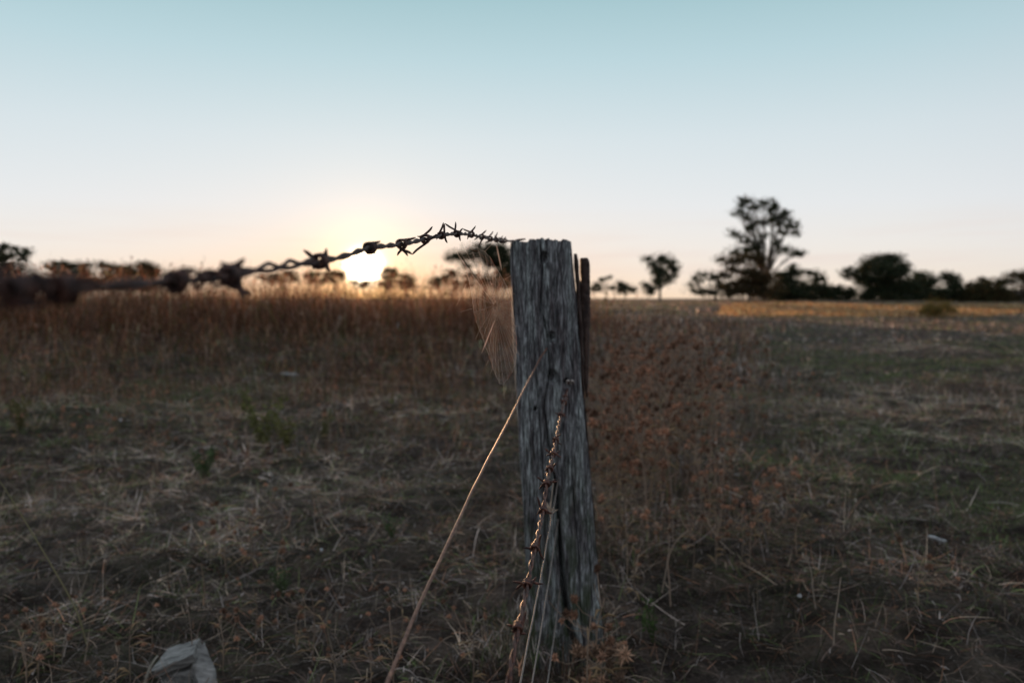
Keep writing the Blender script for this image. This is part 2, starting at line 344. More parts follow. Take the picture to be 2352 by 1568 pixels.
# ---------------------------------------------------------------- trees
def tree(name, label, base, D, blobs, conv, leaf=(.10, .26), dens=165, tr=.16, group=None, tone=(.030, .040, .018), limbs=9, fork=.35):
    """base: zoom coords of the trunk foot (x) ; blobs: (x,y,rx,ry) ellipses in zoom coords"""
    ox, oy, k = conv
    bx = ox + k * base; foot = W(bx, 690, D); foot.z = float(T(foot.x, foot.y)) - .1
    root = empty(name, foot); tag(root, label, 'tree', group)
    Vs = []; Fs = []; Cs = []; n0 = 0; cent = []
    for (x, y, rx, ry) in blobs:
        c = W(ox + k * x, oy + k * y, D + rng.uniform(-1, 1)); sx = k * (rx + 14) * D / F * 1.2; sz = k * (ry + 9) * D / F * 1.15
        c.z = max(c.z, foot.z + .25 + .5 * sz)
        cent.append((c, sx, sz))
        n = int(dens * 3.8 * math.pi * sx * sz) + 60
        m = max(4, int(5 + sx * sz * 5)); u = rng.normal(0, 1, (m, 3)); u /= np.linalg.norm(u, axis=1, keepdims=True); u *= rng.uniform(.25, .85, (m, 1)) 
        cl = u * (sx, max(sx, sz), sz); r = rng.uniform(.22, .42, (m, 1)) * min(sx, sz)
        q = rng.integers(0, m, n); p = cl[q] + rng.normal(0, 1, (n, 3)) * r[q] * (.7, .7, .5)
        sc_ = rng.random(n) < .34; w3 = rng.normal(0, 1, (n, 3)); w3 /= np.linalg.norm(w3, axis=1, keepdims=True)
        p[sc_] = (w3 * rng.uniform(.3, 1.25, (n, 1)) * (sx + .15, max(sx, sz), sz + .1))[sc_]
        p += np.array(c)
        L = rng.uniform(*leaf, n); d = rng.normal(0, 1, (n, 3)); d[:, 2] -= .6; d /= np.linalg.norm(d, axis=1, keepdims=True)
        e = np.cross(d, rng.normal(0, 1, (n, 3))); e /= np.linalg.norm(e, axis=1, keepdims=True)
        d *= L[:, None] * .5; e *= L[:, None] * .30
        Vv = np.stack([p - d, p + e, p + d, p - e], 1).reshape(-1, 3)
        cc = np.array(tone) * rng.uniform(.6, 1.9, (n, 1)) * rng.uniform(.85, 1.15, (n, 3)); cc[rng.random(n) < .12] *= (2.2, 1.3, 1)
        Vs.append(Vv); Fs.append(np.arange(4 * n).reshape(-1, 4) + n0); Cs.append(np.repeat(cc, 4, 0)); n0 += 4 * n
    V = np.concatenate(Vs) - np.array(foot)
    mesh_obj('crown', V, np.concatenate(Fs), M_leaf, root, np.concatenate(Cs))
    # trunk and limbs
    g = Geo(); top = max(c.z for c, _, _ in cent); cx = sum(c.x for c, _, _ in cent) / len(cent)
    hz = top - foot.z; f1 = foot + Vector(((cx - foot.x) * .25, 0, hz * fork))
    TP = spline([foot, foot.lerp(f1, .5) + Vector((.1 * tr, 0, 0)), f1], .4); g.tube([tuple(q - foot) for q in TP], list(np.linspace(tr, tr * .75, len(TP))), 7)
    order = sorted(cent, key=lambda c: -c[1] * c[2])
    for c, sx, sz in order[:limbs]:
        mid = f1.lerp(c, .5) + Vector((rng.uniform(-.3, .3), rng.uniform(-.3, .3), rng.uniform(-.1, .4))) * hz * .06
        P = spline([f1, mid, c], max(.25, hz / 14)); g.tube([tuple(q - foot) for q in P], list(np.linspace(tr * .55, tr * .10, len(P))), 5)
        for _ in range(3):
            d = Vector((rng.uniform(-1, 1) * sx, rng.uniform(-1, 1) * sx, rng.uniform(-.3, 1) * sz))
            q0 = P[int(len(P) * .6)]; g.tube([tuple(q0 - foot), tuple(q0.lerp(c + d, .6) - foot), tuple(c + d - foot)], [tr * .2, tr * .12, tr * .04], 4)
    g.obj('trunk', M_bark, root)
    return root
r4 = (0, 488.1, .24414); r5 = (516.8, 488.1, .24414); r6 = (1320.7, 401.9, .24414); r7 = (1777.8, 516.8, .24414); r1 = (976.2, 459.4, .31124)
LG = 'trees along the left skyline'; RG = 'trees along the right skyline'
tree('gum_tree', 'tallest tree on the skyline, an airy gum with open crown right of the post', 1790, 93,
     [(1600,240,50,30),(1570,300,22,45),(1690,305,50,35),(1790,262,75,26),(1865,300,30,45),(1540,355,60,22),(1620,400,45,28),(1660,500,38,48),(1750,440,60,28),(1890,420,85,50),(1950,370,60,35),(2030,470,52,45),(2080,545,30,22),(1960,540,50,22),(1480,540,38,18),(1540,570,50,18),(1600,610,60,22),(1700,640,60,22),(1780,570,38,18),(1700,690,90,36),(1560,720,110,36),(1960,700,70,26),(2060,735,70,22),(2130,735,25,25),(1900,640,28,28),(1830,330,30,25)], r6, dens=105, tr=.30, limbs=18, group=RG, fork=.22)
tree('spreading_tree', 'broad dark tree with low brown foliage right in front of the tallest gum', 1640, 88,
     [(1450,800,95,32),(1600,790,100,40),(1720,790,80,50),(1480,890,80,26),(1640,920,100,60),(1760,980,110,80),(1420,950,60,32),(1560,1030,110,55),(1700,1080,190,70),(1480,1090,80,50)], r6, tone=(.055, .042, .018), group=RG, limbs=8)
tree('low_tree', 'low spreading tree sloping down left of the tallest gum', 1330, 90,
     [(1230,930,80,18),(1160,980,45,22),(1110,1030,50,18),(1310,965,75,22),(1370,1040,70,35),(1180,1090,110,26),(1300,1110,100,26)], r6, dens=95, group=RG)
tree('bushy_tree', 'dense dark bushy tree just right of the tallest gum', 1990, 95,
     [(1960,970,100,55),(2050,910,45,50),(2000,1060,150,80),(1880,1100,100,60),(2050,1130,120,40)], r6, group=RG, dens=170)
tree('thin_tree', 'sparse low tree ending the clump on the right of the tallest gum', 2230, 97,
     [(2200,920,85,22),(2290,975,45,30),(2180,1050,80,50),(2300,1070,80,50),(2370,1110,60,40)], r6, group=RG)
tree('small_gum_tree', 'small lone round headed gum standing between the post and the big gum', 795, 85,
     [(820,785,62,38),(680,792,45,15),(730,850,42,32),(800,900,50,60),(880,830,50,38),(945,890,32,48),(830,980,65,42),(790,930,36,36),(895,960,36,26),(770,1010,30,30)], r6, dens=120, tr=.16, group=RG, fork=.3)
tree('shrub', 'low ragged scrub on the skyline immediately right of the post', 300, 80,
     [(260,990,22,13),(220,1035,38,15),(330,965,12,9),(330,1060,40,14),(200,1070,40,20)], r6, dens=110, tr=.05, group=RG)
tree('shrub', 'low rounded scrub midway between the post and the lone small gum', 470, 80,
     [(430,1030,28,26),(480,1060,46,26),(540,1080,26,22),(440,1090,50,20)], r6, dens=120, tr=.05, group=RG)
tree('shrub', 'scrubby bush under the left side of the lone small gum', 690, 82,
     [(660,1040,38,22),(720,1065,36,24),(690,1100,50,20)], r6, dens=120, tr=.05, group=RG)
tree('shrub', 'low dark shrubs in the dip between the big gum clump and the round tree', 600, 95,
     [(470,630,60,45),(600,625,80,42),(700,645,80,48),(540,680,140,30)], r7, tr=.06, group=RG, dens=170)
tree('round_tree', 'big dark round crowned tree with one arm reaching left, on the right skyline', 1030, 92,
     [(1000,325,115,40),(1120,318,75,35),(900,400,75,70),(1050,430,150,80),(1190,420,55,60),(720,440,65,26),(690,482,36,16),(800,500,50,36),(900,520,80,60),(1050,570,170,80),(1200,600,140,90),(930,650,110,60),(1150,680,180,45)], r7, dens=210, tr=.22, group=RG)
tree('dark_tree', 'dark tree with a drooping top touching the right side of the round tree', 1400, 94,
     [(1380,470,60,28),(1460,520,55,50),(1330,545,50,50),(1440,620,100,80),(1350,680,150,50)], r7, dens=170, group=RG)
tree('narrow_tree', 'narrow upright tree standing in the gap on the far right skyline', 1650, 90,
     [(1620,490,42,36),(1680,500,36,36),(1690,570,50,60),(1600,640,80,60),(1650,700,110,40)], r7, dens=160, group=RG)
tree('olive_tree', 'wide low olive brown tree right of the narrow upright one', 1930, 90,
     [(1900,585,105,42),(1990,570,85,46),(1850,650,120,60),(2000,660,140,70),(1960,515,25,14),(1800,690,80,40)], r7, tone=(.05, .045, .016), group=RG, dens=170)
tree('edge_tree', 'rising tree cut off by the right edge of the view', 2340, 88,
     [(2280,470,90,26),(2180,530,85,34),(2100,600,90,55),(2360,510,50,40),(2350,640,60,70),(2150,690,120,40),(2450,500,90,90),(2480,640,90,90)], r7, tone=(.05, .043, .016), group=RG, dens=130)
tree('airy_tree', 'airy open crowned tree cut off by the left edge of the view', 60, 70,
     [(30,330,50,24),(130,345,55,20),(190,390,32,24),(270,370,24,26),(20,420,36,26),(100,410,34,16),(215,440,34,24),(80,500,56,40),(160,545,56,40),(40,620,80,55),(-60,400,80,80),(-60,560,90,90),(180,640,60,40)], r4, dens=120, leaf=(.11, .26), group=LG)
tree('leaning_tree', 'ragged bushy tree second from the left edge of the view', 560, 95,
     [(470,500,50,24),(560,480,60,24),(640,510,65,34),(560,570,80,46),(660,600,80,50),(560,680,70,40)], r4, dens=120, group=LG)
tree('ragged_tree', 'third tree from the left edge, half hidden by the blurred wire', 790, 98,
     [(760,500,60,32),(820,540,45,50),(750,590,66,46),(790,670,60,40)], r4, dens=110, group=LG)
tree('flat_tree', 'flat topped tree in the middle of the left tree row', 1020, 100,
     [(960,490,70,20),(1050,512,46,26),(1000,565,56,24),(1115,545,46,32),(1060,605,56,24)], r4, dens=120, group=LG)
tree('knob_tree', 'small rounded tree left of the dense end tree of the left row', 1220, 100,
     [(1210,530,56,42),(1250,580,46,36),(1190,600,56,36),(1230,660,50,36)], r4, dens=150, group=LG)
tree('dense_tree', 'dense rounded tree ending the left row before the open gap', 1400, 98,
     [(1370,520,66,44),(1430,565,76,54),(1390,610,86,36),(1335,490,36,16),(1400,680,70,40)], r4, dens=190, group=LG)
for kx, wd, ht, lb in ((150, 190, 34, 'low continuous scrub under the first two trees at the left edge'), (820, 150, 30, 'low scrub under the ragged third tree of the left row'),
        (1180, 190, 34, 'low scrub under the flat and rounded trees of the left row')):
    tree('scrub', lb, kx, 104, [(kx + wd * q, 690 - ht * (.5 + .5 * rng.random()), 60, ht) for q in (-1, -.66, -.33, 0, .33, .66, 1)], r4, dens=150, tr=.05, group=LG)
for kx, wd, ht, lb in ((170, 200, 26, 'low dark scrub between the tallest gum clump and the round tree'), (1560, 230, 40, 'low dark scrub between the round tree and the olive brown tree'), (2200, 190, 40, 'low dark scrub at the foot of the tree on the right edge')):
    tree('scrub', lb, kx, 96, [(kx + wd * q, 690 - ht * (.3 + .6 * rng.random()), 60, ht) for q in (-1, -.66, -.33, 0, .33, .66, 1)], r7, dens=150, tr=.05, group=RG)
SG = 'small trees around the setting sun'
tree('umbrella_tree', 'thin umbrella crowned tree under the twisted loop of the near wire', 560, 95,
     [(480,600,70,18),(590,568,52,24),(650,625,46,22),(430,640,66,16),(360,600,46,16),(520,640,50,18)], r5, dens=150, group=SG, tr=.10, fork=.5)
tree('umbrella_tree', 'sparse thin tree below the big blurred barb left of the sun', 870, 95,
     [(790,590,38,16),(850,578,46,16),(900,640,70,16),(820,645,34,18),(960,610,36,14)], r5, dens=150, group=SG, tr=.10, fork=.45)
tree('umbrella_tree', 'small flat tree touching the left rim of the sun', 1040, 96,
     [(990,572,46,18),(1050,570,46,18),(1095,600,20,24),(1010,640,40,16)], r5, dens=150, group=SG, tr=.09, fork=.5)
tree('glowing_bush', 'little bush swallowed by the glare straight under the sun', 1320, 97,
     [(1290,605,22,11),(1340,660,48,16),(1220,655,28,12),(1300,690,60,18)], r5, dens=150, group=SG, tr=.05)
tree('open_tree', 'open crowned small tree on the right rim of the sun', 1540, 96,
     [(1530,550,56,20),(1590,590,32,36),(1500,605,34,16),(1560,655,26,34),(1480,665,36,16),(1530,700,40,14)], r5, dens=150, group=SG, tr=.09)
tree('open_tree', 'smaller dome shaped tree between the sun and the web tree', 1710, 97,
     [(1690,600,36,20),(1745,645,32,46),(1650,655,34,16),(1700,695,46,22)], r5, dens=150, group=SG, tr=.08)
tree('web_tree', 'large dark tree seen through the spider web beside the post', 450, 80,
     [(430,350,95,26),(520,385,80,55),(590,450,55,70),(350,400,66,34),(235,408,56,30),(190,432,36,15),(480,440,86,44),(570,560,60,46),(640,520,60,80),(300,480,32,20),(200,550,46,20),(120,590,56,20),(85,622,36,20),(350,560,50,24),(280,625,90,26),(450,605,56,26),(560,620,90,36)], r1, dens=140, tr=.2, group=SG, limbs=10)
tree('weed_shrub', 'small yellowish shrub alone in the open field on the right', 0, 34,
     [(0,0,44,20),(-30,20,30,18),(30,18,30,18),(0,40,16,30)], (2148, 735, .55), leaf=(.03, .07), dens=900, tr=.02, tone=(.13, .10, .025), group=RG)

# ---------------------------------------------------------------- fence post
YP = 1.9
def interp_px(pts):
    zs = []; xs = []
    for px, py in pts:
        p = W(px, py, YP); zs.append(p.z); xs.append(p.x)
    o = np.argsort(zs); return np.array(zs)[o], np.array(xs)[o]
Lz, Lx = interp_px([(1175,545),(1177,700),(1185,880),(1192,1000),(1204,1200),(1214,1400),(1222,1520),(1226,1600)])
Rz, Rx = interp_px([(1313,545),(1318,600),(1325,700),(1330,780),(1336,880),(1345,960),(1353,1050),(1361,1150),(1371,1280),(1379,1380),(1392,1500),(1398,1600)])
Kz, Kx = interp_px([(1240,545),(1246,620),(1241,700),(1256,770),(1262,860),(1250,928),(1259,1010),(1277,1116),(1284,1191),(1288,1261),(1299,1365),(1314,1456),(1332,1505),(1336,1600)])
ztop = W(1240, 551, YP).z
NZ, NU = 420, 260
zz = np.linspace(-.12, ztop, NZ)
DEP = .15
V = np.zeros((NZ, NU, 3))
u = np.arange(NU) / NU
fr = u < .62                                             # most columns on the front face
for a, z in enumerate(zz):
    l = np.interp(z, Lz, Lx); r_ = np.interp(z, Rz, Rx); w_ = r_ - l
    t = u[fr] / .62; x = l + w_ * t; y = np.full(len(t), YP) + .018 * (np.abs(2 * t - 1) ** 6) + .006 * (2 * t - 1) ** 2
    tb = (u[~fr] - .62) / .38; n = len(tb)
    ph = tb * 3; xb = np.where(ph < 1, r_, np.where(ph < 2, r_ - w_ * (ph - 1), l)); yb = np.where(ph < 1, YP + .022 + (DEP - .022) * ph, np.where(ph < 2, YP + DEP, YP + DEP - (DEP - .022) * (ph - 2)))
    xa = np.concatenate([x, xb]); ya = np.concatenate([y, yb]); s = np.arange(NU) * w_ / 160.
    # displacement on the front
    d = .0060 * (fbm(xa * 95, np.full(NU, z * 7.1), 3) - .5) + .0060 * (vnoise(xa * 420 + 3, np.full(NU, z * 14.)) - .5) + .010 * (fbm(xa * 28 + 4, np.full(NU, z * 2.2), 2) - .5)
    k = np.interp(z, Kz, Kx); lowz = W(0, 1100, YP).z
    wid = .0022 + .0022 * ss(.55, .1, z); 
    if z < W(0, 1085, YP).z: wid += .004 * math.exp(-((z - W(0, 1135, YP).z) / .03) ** 2) + .003 * float(ss(.36, .12, z))
    dd = np.abs(xa - k); fm = np.concatenate([np.ones(fr.sum()), np.zeros(n)])
    crack = np.exp(-(dd / wid) ** 4) * (.012 + .03 * float(ss(.62, .35, z)))
    step = float(ss(.48, .36, z)) * .016 * ss(k + .002, k - .004, xa) * ss(k - .055, k - .02, xa) + .005 * ss(k + .004, k - .004, xa)
    for c2, w2, dp in (((.045), .0009, .012), ((.105), .0011, .010), ((.022), .0008, .008), (.128, .0008, .008)):
        kk = l + c2 * w_ / .145 + .004 * (float(vnoise(z * 6 + c2 * 90, 3.3)) - .5) * 2
        crack = crack + np.exp(-((xa - kk) / w2) ** 2) * dp * float(ss(.35, .6, vnoise(z * 2.6 + c2 * 300, 8.1)))
    for hx, hy, hr in ((1250, 592, 9), (1266, 775, 9), (1268, 865, 11), (1229, 940, 4), (1300, 876, 5)):
        h = W(hx, hy, YP); rr = hr / F * YP
        crack = crack + .022 * np.exp(-(((xa - h.x) / rr) ** 2 + ((z - h.z) / (rr * 1.3)) ** 2) ** 2)
    ya = ya + (crack + step + d) * fm
    xa = xa + (1 - fm) * .004 * (fbm(ya * 90, np.full(NU, z * 3.), 3) - .5) * 2 + .0035 * (fbm(np.full(NU, z * 7.), ya * 15, 3) - .5) * 2
    V[a, :, 0] = xa; V[a, :, 1] = ya; V[a, :, 2] = z
# ragged top: pull the uppermost rings to a broken profile
px = (V[-1, :, 0] / YP * F) + 1176
prof = np.interp(px, [1172,1185,1200,1212,1216,1228,1240,1252,1262,1272,1284,1300,1308,1316], [3,0,3,4,-3,-2,-4,-1,-3,0,1,-2,0,6]) * -1
tp = prof / F * YP + .005 * (vnoise(px * .35, V[-1, :, 1] * 60) - .5)
for a in range(NZ - 14, NZ):
    V[a, :, 2] = V[a, :, 2] + tp * (a - (NZ - 15)) / 14
i = np.arange(NZ - 1)[:, None] * NU; k = np.arange(NU)[None]; k2 = (k + 1) % NU
Fc = np.stack([i + k, i + k2, i + NU + k2, i + NU + k], -1).reshape(-1, 4)
Vf = V.reshape(-1, 3); nb = len(Vf)
# top cap: strips from front to back
top = V[-1]; nf = int(fr.sum()); capV = []; capF = []
rows = 9
frontx = top[:nf]
for j in range(rows):
    q = j / (rows - 1)
    b = frontx.copy(); b[:, 1] = frontx[:, 1] + (YP + DEP - frontx[:, 1]) * q
    b[:, 2] = frontx[:, 2] + .010 * (fbm(b[:, 0] * 120, b[:, 1] * 60, 3) - .5) * (q > 0) - .004 * q
    capV.append(b)
capV = np.concatenate(capV); 
for j in range(rows - 1):
    for c in range(nf - 1):
        capF.append((nb + j * nf + c, nb + j * nf + c + 1, nb + (j + 1) * nf + c + 1, nb + (j + 1) * nf + c))
post = empty('fence_post', (.09, YP + .07, 0)); o0 = np.array((.09, YP + .07, 0))
tag(post, 'old split grey timber fence post with ragged top and deep crack', 'fence post')
mesh_obj('timber', np.concatenate([Vf, capV]) - o0, np.concatenate([Fc, np.array(capF)]), M_wood, post, smooth=True)
# loose rear slab on the right, standing off the post by a gap
def slab(name, pts, Y0, thick, mat):
    """pts: rows of (py, pxleft, pxright)"""
    g = Geo(); rows_ = []
    pys = np.linspace(pts[0][0], pts[-1][0], 60); a = np.array(pts, float)
    Vv = []; m = 14
    for py in pys:
        l = np.interp(py, a[:, 0], a[:, 1]) + rng.normal(0, .5); r_ = np.interp(py, a[:, 0], a[:, 2]) + rng.normal(0, .5)
        for k in range(m):
            t = 2 * math.pi * k / m; cx = (l + r_) / 2; hx = (r_ - l) / 2
            p = W(cx + hx * math.copysign(abs(math.cos(t)) ** .6, math.cos(t)), py, Y0)
            p.y += thick / 2 * math.sin(t) + .002 * rng.normal(); Vv.append(tuple(p))
    Fq = []
    for j in range(59):
        for k in range(m): Fq.append((j * m + k, (j + 1) * m + k, (j + 1) * m + (k + 1) % m, j * m + (k + 1) % m))
    for b in (0, 59 * m):
        for k in range(1, m - 2, 2): Fq.append((b, b + k, b + k + 1, b + k + 2))
    g.add(Vv, Fq); return g.obj(name, mat, post, origin=o0)
s = slab('rear_slab', [(593, 1333, 1350), (600, 1331, 1354), (640, 1333, 1355), (655, 1329, 1355), (720, 1331, 1356), (800, 1335, 1353), (860, 1338, 1351), (912, 1343, 1349)], YP + .13, .05, M_slab)
s['label'] = 'thin dark brown slab split off behind the right edge'
s = slab('splinter', [(583, 1317, 1325), (600, 1318, 1330), (680, 1324, 1333), (800, 1330, 1341), (880, 1335, 1342), (960, 1343, 1347), (1100, 1355, 1358), (1300, 1371, 1374), (1480, 1386, 1391)], YP + .055, .02, M_slab)
s['label'] = 'brown splintered strip along the right edge'
g = Geo()
for cx in (1303, 1313):
    P = [W(cx - 1, 881, YP + .004), W(cx - 1, 876, YP - .006), W(cx, 873, YP - .009), W(cx + 3, 873, YP - .009), W(cx + 4, 876, YP - .006), W(cx + 4, 881, YP + .004)]
    g.tube(P, .0016, 6)
g.obj('staple', M_staple, post, origin=o0)

# ---------------------------------------------------------------- wires
def y_up(x): return .2109 / (.111 - (x - 1176) / F)
def y_lo(x): return .089 / (.12 - (x - 1176) / F)
def twisted(P, pitch, rad, wr, name, root, mat, o):
    d = 0; ph = 0
    cents = spline(P, .004); offs = [[], []]
    for i, c in enumerate(cents):
        t = (cents[min(i + 1, len(cents) - 1)] - cents[max(i - 1, 0)]).normalized()
        n = t.cross(Vector((0, 0, 1))).normalized(); b = n.cross(t)
        if i: ph += (c - cents[i - 1]).length / pitch(c) * 2 * math.pi
        for k in (0, 1):
            a = ph + k * math.pi; offs[k].append(c + (n * math.cos(a) + b * math.sin(a)) * rad(c))
    for k in (0, 1):
        g = Geo(); g.tube(offs[k], wr, 8); g.obj('strand', mat, root, origin=o)
    return cents
def barb(c, t, tips, root, o, mat=None, coil=.0039, wr=.00105, length=.0055, turns=2.6):
    """tips: 2-D image directions (right, up, metres). Each pair of tips is one short wire wound round the strands"""
    g = Geo(); t = t.normalized(); n = t.cross(Vector((0, 0, 1))).normalized(); b = n.cross(t)
    for q in range(0, len(tips), 2):
        off = (-.5 + (q // 2)) * .0045; pr = tips[q:q + 2]
        pr = pr if len(pr) == 2 else pr + [(rng.uniform(-.006, .006), -.006)]
        tv = [Vector((p[0], rng.uniform(-.004, .004), p[1])) for p in pr]
        th = [math.atan2(v.dot(b), v.dot(n)) for v in tv]
        a0 = th[0] - 1.1; a1 = th[1] + 1.1
        while a1 < a0 + turns * 2 * math.pi: a1 += 2 * math.pi
        m = 30; coilp = []
        for i in range(m + 1):
            a = a0 + (a1 - a0) * i / m; rr = coil * (1 + .12 * math.sin(3 * a))
            coilp.append(c + (n * math.cos(a) + b * math.sin(a)) * rr + t * (off + length * (i / m - .5)))
        P = [c + tv[0] + t * off, c + tv[0] * .6 + t * off + (coilp[0] - c) * .25] + coilp + [c + tv[1] * .6 + t * off + (coilp[-1] - c) * .25, c + tv[1] + t * off]
        k = len(P); rad = [wr * .25, wr * .9] + [wr] * (k - 4) + [wr * .9, wr * .25]
        P2 = spline(P, .0012); rr = np.interp(np.linspace(0, 1, len(P2)), np.linspace(0, 1, k), rad)
        g.tube(P2, list(rr), 7)
    return g.obj('barb', mat or M_rust, root, origin=o)
def nearest(cents, p):
    i = min(range(len(cents)), key=lambda j: (cents[j] - p).length)
    return cents[i], (cents[min(i + 1, len(cents) - 1)] - cents[max(i - 1, 0)])
# upper barbed wire
pts = [(1206,549),(1178,553),(1150,552),(1110,545),(1078,538),(1040,537),(1010,541),(975,549),(925,560),(850,569),(790,588),(735,599),(665,607),(600,617),(530,631),(440,643),(330,651),(180,661),(60,664),(-60,668)]
P = [W(x, y, y_up(x)) for x, y in pts]
P[0] = W(1206, 549, 1.955)
P += [Vector((-.20, .12, .90)), Vector((-.23, -.3, .89)), Vector((-.33, -1.2, .93))]
o = P[1].copy(); bw = empty('barbed_wire', o)
tag(bw, 'rusty barbed wire running from the post top toward the left foreground', 'barbed wire', 'barbed wires of the fence')
def mixr(c): return .0014 + .0013 * math.exp(-((c.y - .525) / .035) ** 2)
cents = twisted(P, lambda c: .075, mixr, .00150, 'strand', bw, M_rust, o)
mm = .001
UP = [(1160,[(2,9),(-4,-8)]),(1151,[(3,10),(-6,7),(2,-9),(-8,-3)]),(1139,[(3,15),(-3,9),(5,-9),(-10,-4)]),(1125,[(6,14),(-12,5),(-9,-9),(4,-6)]),
      (1106,[(8,12),(-14,-5),(-4,-16),(8,3)]),(1082,[(7,14),(-14,9),(4,6),(-6,-8)]),(1049,[(-2,17),(-18,15),(6,-11),(9,8)]),(1014,[(2,17),(4,15),(8,-10),(-6,-6)]),
      (976,[(8,15),(14,5),(-15,-19),(-9,3)]),(922,[(14,7),(6,-13),(-5,-12),(12,-11)]),(851,[(9,6),(-6,4),(3,-5),(6,-5)]),(736,[(-13,8),(5,9),(9,-9),(-4,-7)]),
      (532,[(8,9),(-7,7),(10,-15),(12,-12)]),(140,[(3,-7),(-7,5),(9,4),(-8,3)]),(395,[(8,4),(-9,-4)]), (40,[(6,6),(-9,-6),(-10,5),(9,-6)])]
for x, tips in UP:
    yy = np.interp(x, [p[0] for p in pts][::-1], [p[1] for p in pts][::-1])
    c, t = nearest(cents, W(x, yy, y_up(x)))
    barb(c, t, [(a * mm, b * mm) for a, b in tips], bw, o, coil=.0040 if x > 1000 else .0046, wr=.0014 if x > 800 else .0017)
# two old splices where a repair wire is wound round the strands
for (ya, yb, rr, wr_) in ((.19, .335, .0062, .0011), (.385, .455, .0038, .0012)):
    C_ = [c for c in cents if ya < c.y < yb]; g = Geo(); Pn = []
    C_ = spline(C_, .0012)
    for i, c in enumerate(C_):
        a = i * .42; Pn.append(c + Vector((math.cos(a), 0, math.sin(a))) * (.0022 + (rr - .0018) * math.sin(math.pi * min(1, (len(C_) - i if C_[0].y < C_[-1].y else i) / len(C_) * .9 + .02)) ** .8) * (.85 + .6 * math.sin(i * .11 + 1.3 * math.sin(i * .031)) ** 2))
    g.tube(Pn, wr_, 6); g.obj('splice', M_rust, bw, origin=o)
# lower barbed wire
pts = [(1308,874),(1303,895),(1297,918),(1289,948),(1277,1010),(1265,1066),(1256,1110),(1249,1160),(1240,1205),(1222,1285),(1211,1345),(1190,1440),(1172,1540),(1164,1590)]
P = [W(x, y, y_lo(x) if x < 1300 else 1.893) for x, y in pts]
d = (P[-1] - P[-4]); P += [P[-1] + d * .8 , P[-1] + d * 3.5]
o = P[0].copy(); bw2 = empty('barbed_wire', o)
tag(bw2, 'rusty barbed wire stapled halfway down the post and dropping toward the viewer', 'barbed wire', 'barbed wires of the fence')
cents = twisted(P, lambda c: .062, lambda c: .0017, .0016, 'strand', bw2, M_rust2, o)
LO = [(1300,903,[(-6,4),(8,-5)]),(1295,925,[(-9,6),(8,8),(6,-8),(-6,-4)]),(1288,953,[(-11,4),(10,4),(12,-4),(-6,-6)]),(1277,1016,[(8,10),(10,-9),(-6,5),(-4,-8)]),
      (1270,1045,[(-14,8),(12,5),(14,-4),(-11,-1)]),(1263,1075,[(-9,-11),(10,9),(8,-6),(-8,-3)]),(1256,1112,[(-15,9),(-12,-9),(17,4),(13,8)]),(1247,1172,[(-8,17),(14,-7),(10,-2),(-9,-5)]),
      (1228,1245,[(-15,-2),(8,17),(12,-15),(-6,6)]),(1212,1335,[(-17,2),(-14,-9),(18,2),(10,9)]),(1190,1452,[(-12,1),(8,15),(-8,-4),(9,-6)])]
for x, y, tips in LO:
    c, t = nearest(cents, W(x, y, y_lo(x)))
    barb(c, t, [(a * mm, b * mm) for a, b in tips], bw2, o, mat=M_rust2, coil=.0042, wr=.0015)
# smooth wires
def plain(name, label, P, r, mat, kink=.0006):
    o = Vector(P[0]); C = spline(P, .02); C = [c + Vector((rng.normal(0, kink), 0, rng.normal(0, kink))) * (1 if i % 4 else .2) for i, c in enumerate(C)]
    g = Geo(); g.tube(spline(C[::3] + [C[-1]], .012), r, 8)
    ob = g.obj(name, mat, origin=o); ob.location = o; tag(ob, label, 'wire', 'smooth wires of the fence'); return ob
def yl(x, x0): return None
P = [W(1256, 800, 1.905), W(1245, 815, 1.885), W(1205, 892, 1.60), W(1165, 972, 1.37), W(1120, 1056, 1.17), W(1060, 1180, .97), W(1000, 1308, .83), W(945, 1430, .73), W(890, 1568, .65)]
P += [P[-1] + (P[-1] - P[-2]) * 3, P[-1] + (P[-1] - P[-2]) * 8 + Vector((0, 0, -.05))]
plain('smooth_wire', 'thick rusty smooth wire slanting from mid post to the bottom, left of the barbed one', P, .00185, M_guy, .00025)
def three(x0, y0, x1, y1, Y1, label):
    a = W(x0, y0, 1.9); b = W(x1, y1, Y1); m = a.lerp(b, .5) + Vector((0, 0, -.006)); e = b + (b - m) * 2.2
    plain('smooth_wire', label, [a, m, b, e], .0015, M_wire, .0003)
three(1283, 1100, 1195, 1568, .96, 'smooth wire directly behind the lower barbed wire, topmost of the three thin ones')
three(1282, 1192, 1222, 1568, 1.155, 'middle one of the three thin smooth wires low on the post')
three(1287, 1350, 1257, 1568, 1.46, 'short thin smooth wire lowest and rightmost in front of the post crack')
# pale seed head caught by the upper thin wire
g = Geo(); base = W(1264, 1176, 1.52)
for _ in range(16):
    a = rng.uniform(.2, 2.6); l = rng.uniform(.008, .024); e = base + Vector((math.cos(a) * l * .8, rng.uniform(-.008, .008), math.sin(a) * l))
    g.tube([base + Vector((0, 0, rng.uniform(-.01, .01))), base.lerp(e, .6), e], [.0008, .0012, .0003], 4, c=(.62, .50, .38))
g.tube(spline([base, W(1268, 1130, 1.53), W(1272, 1100, 1.54)], .01), .0009, 5, c=(.5, .4, .3))
ob = g.obj('seed_head', M_weed, origin=base); ob.location = base
tag(ob, 'pale dry seed head caught on the thin wire beside the post crack', 'seed head')

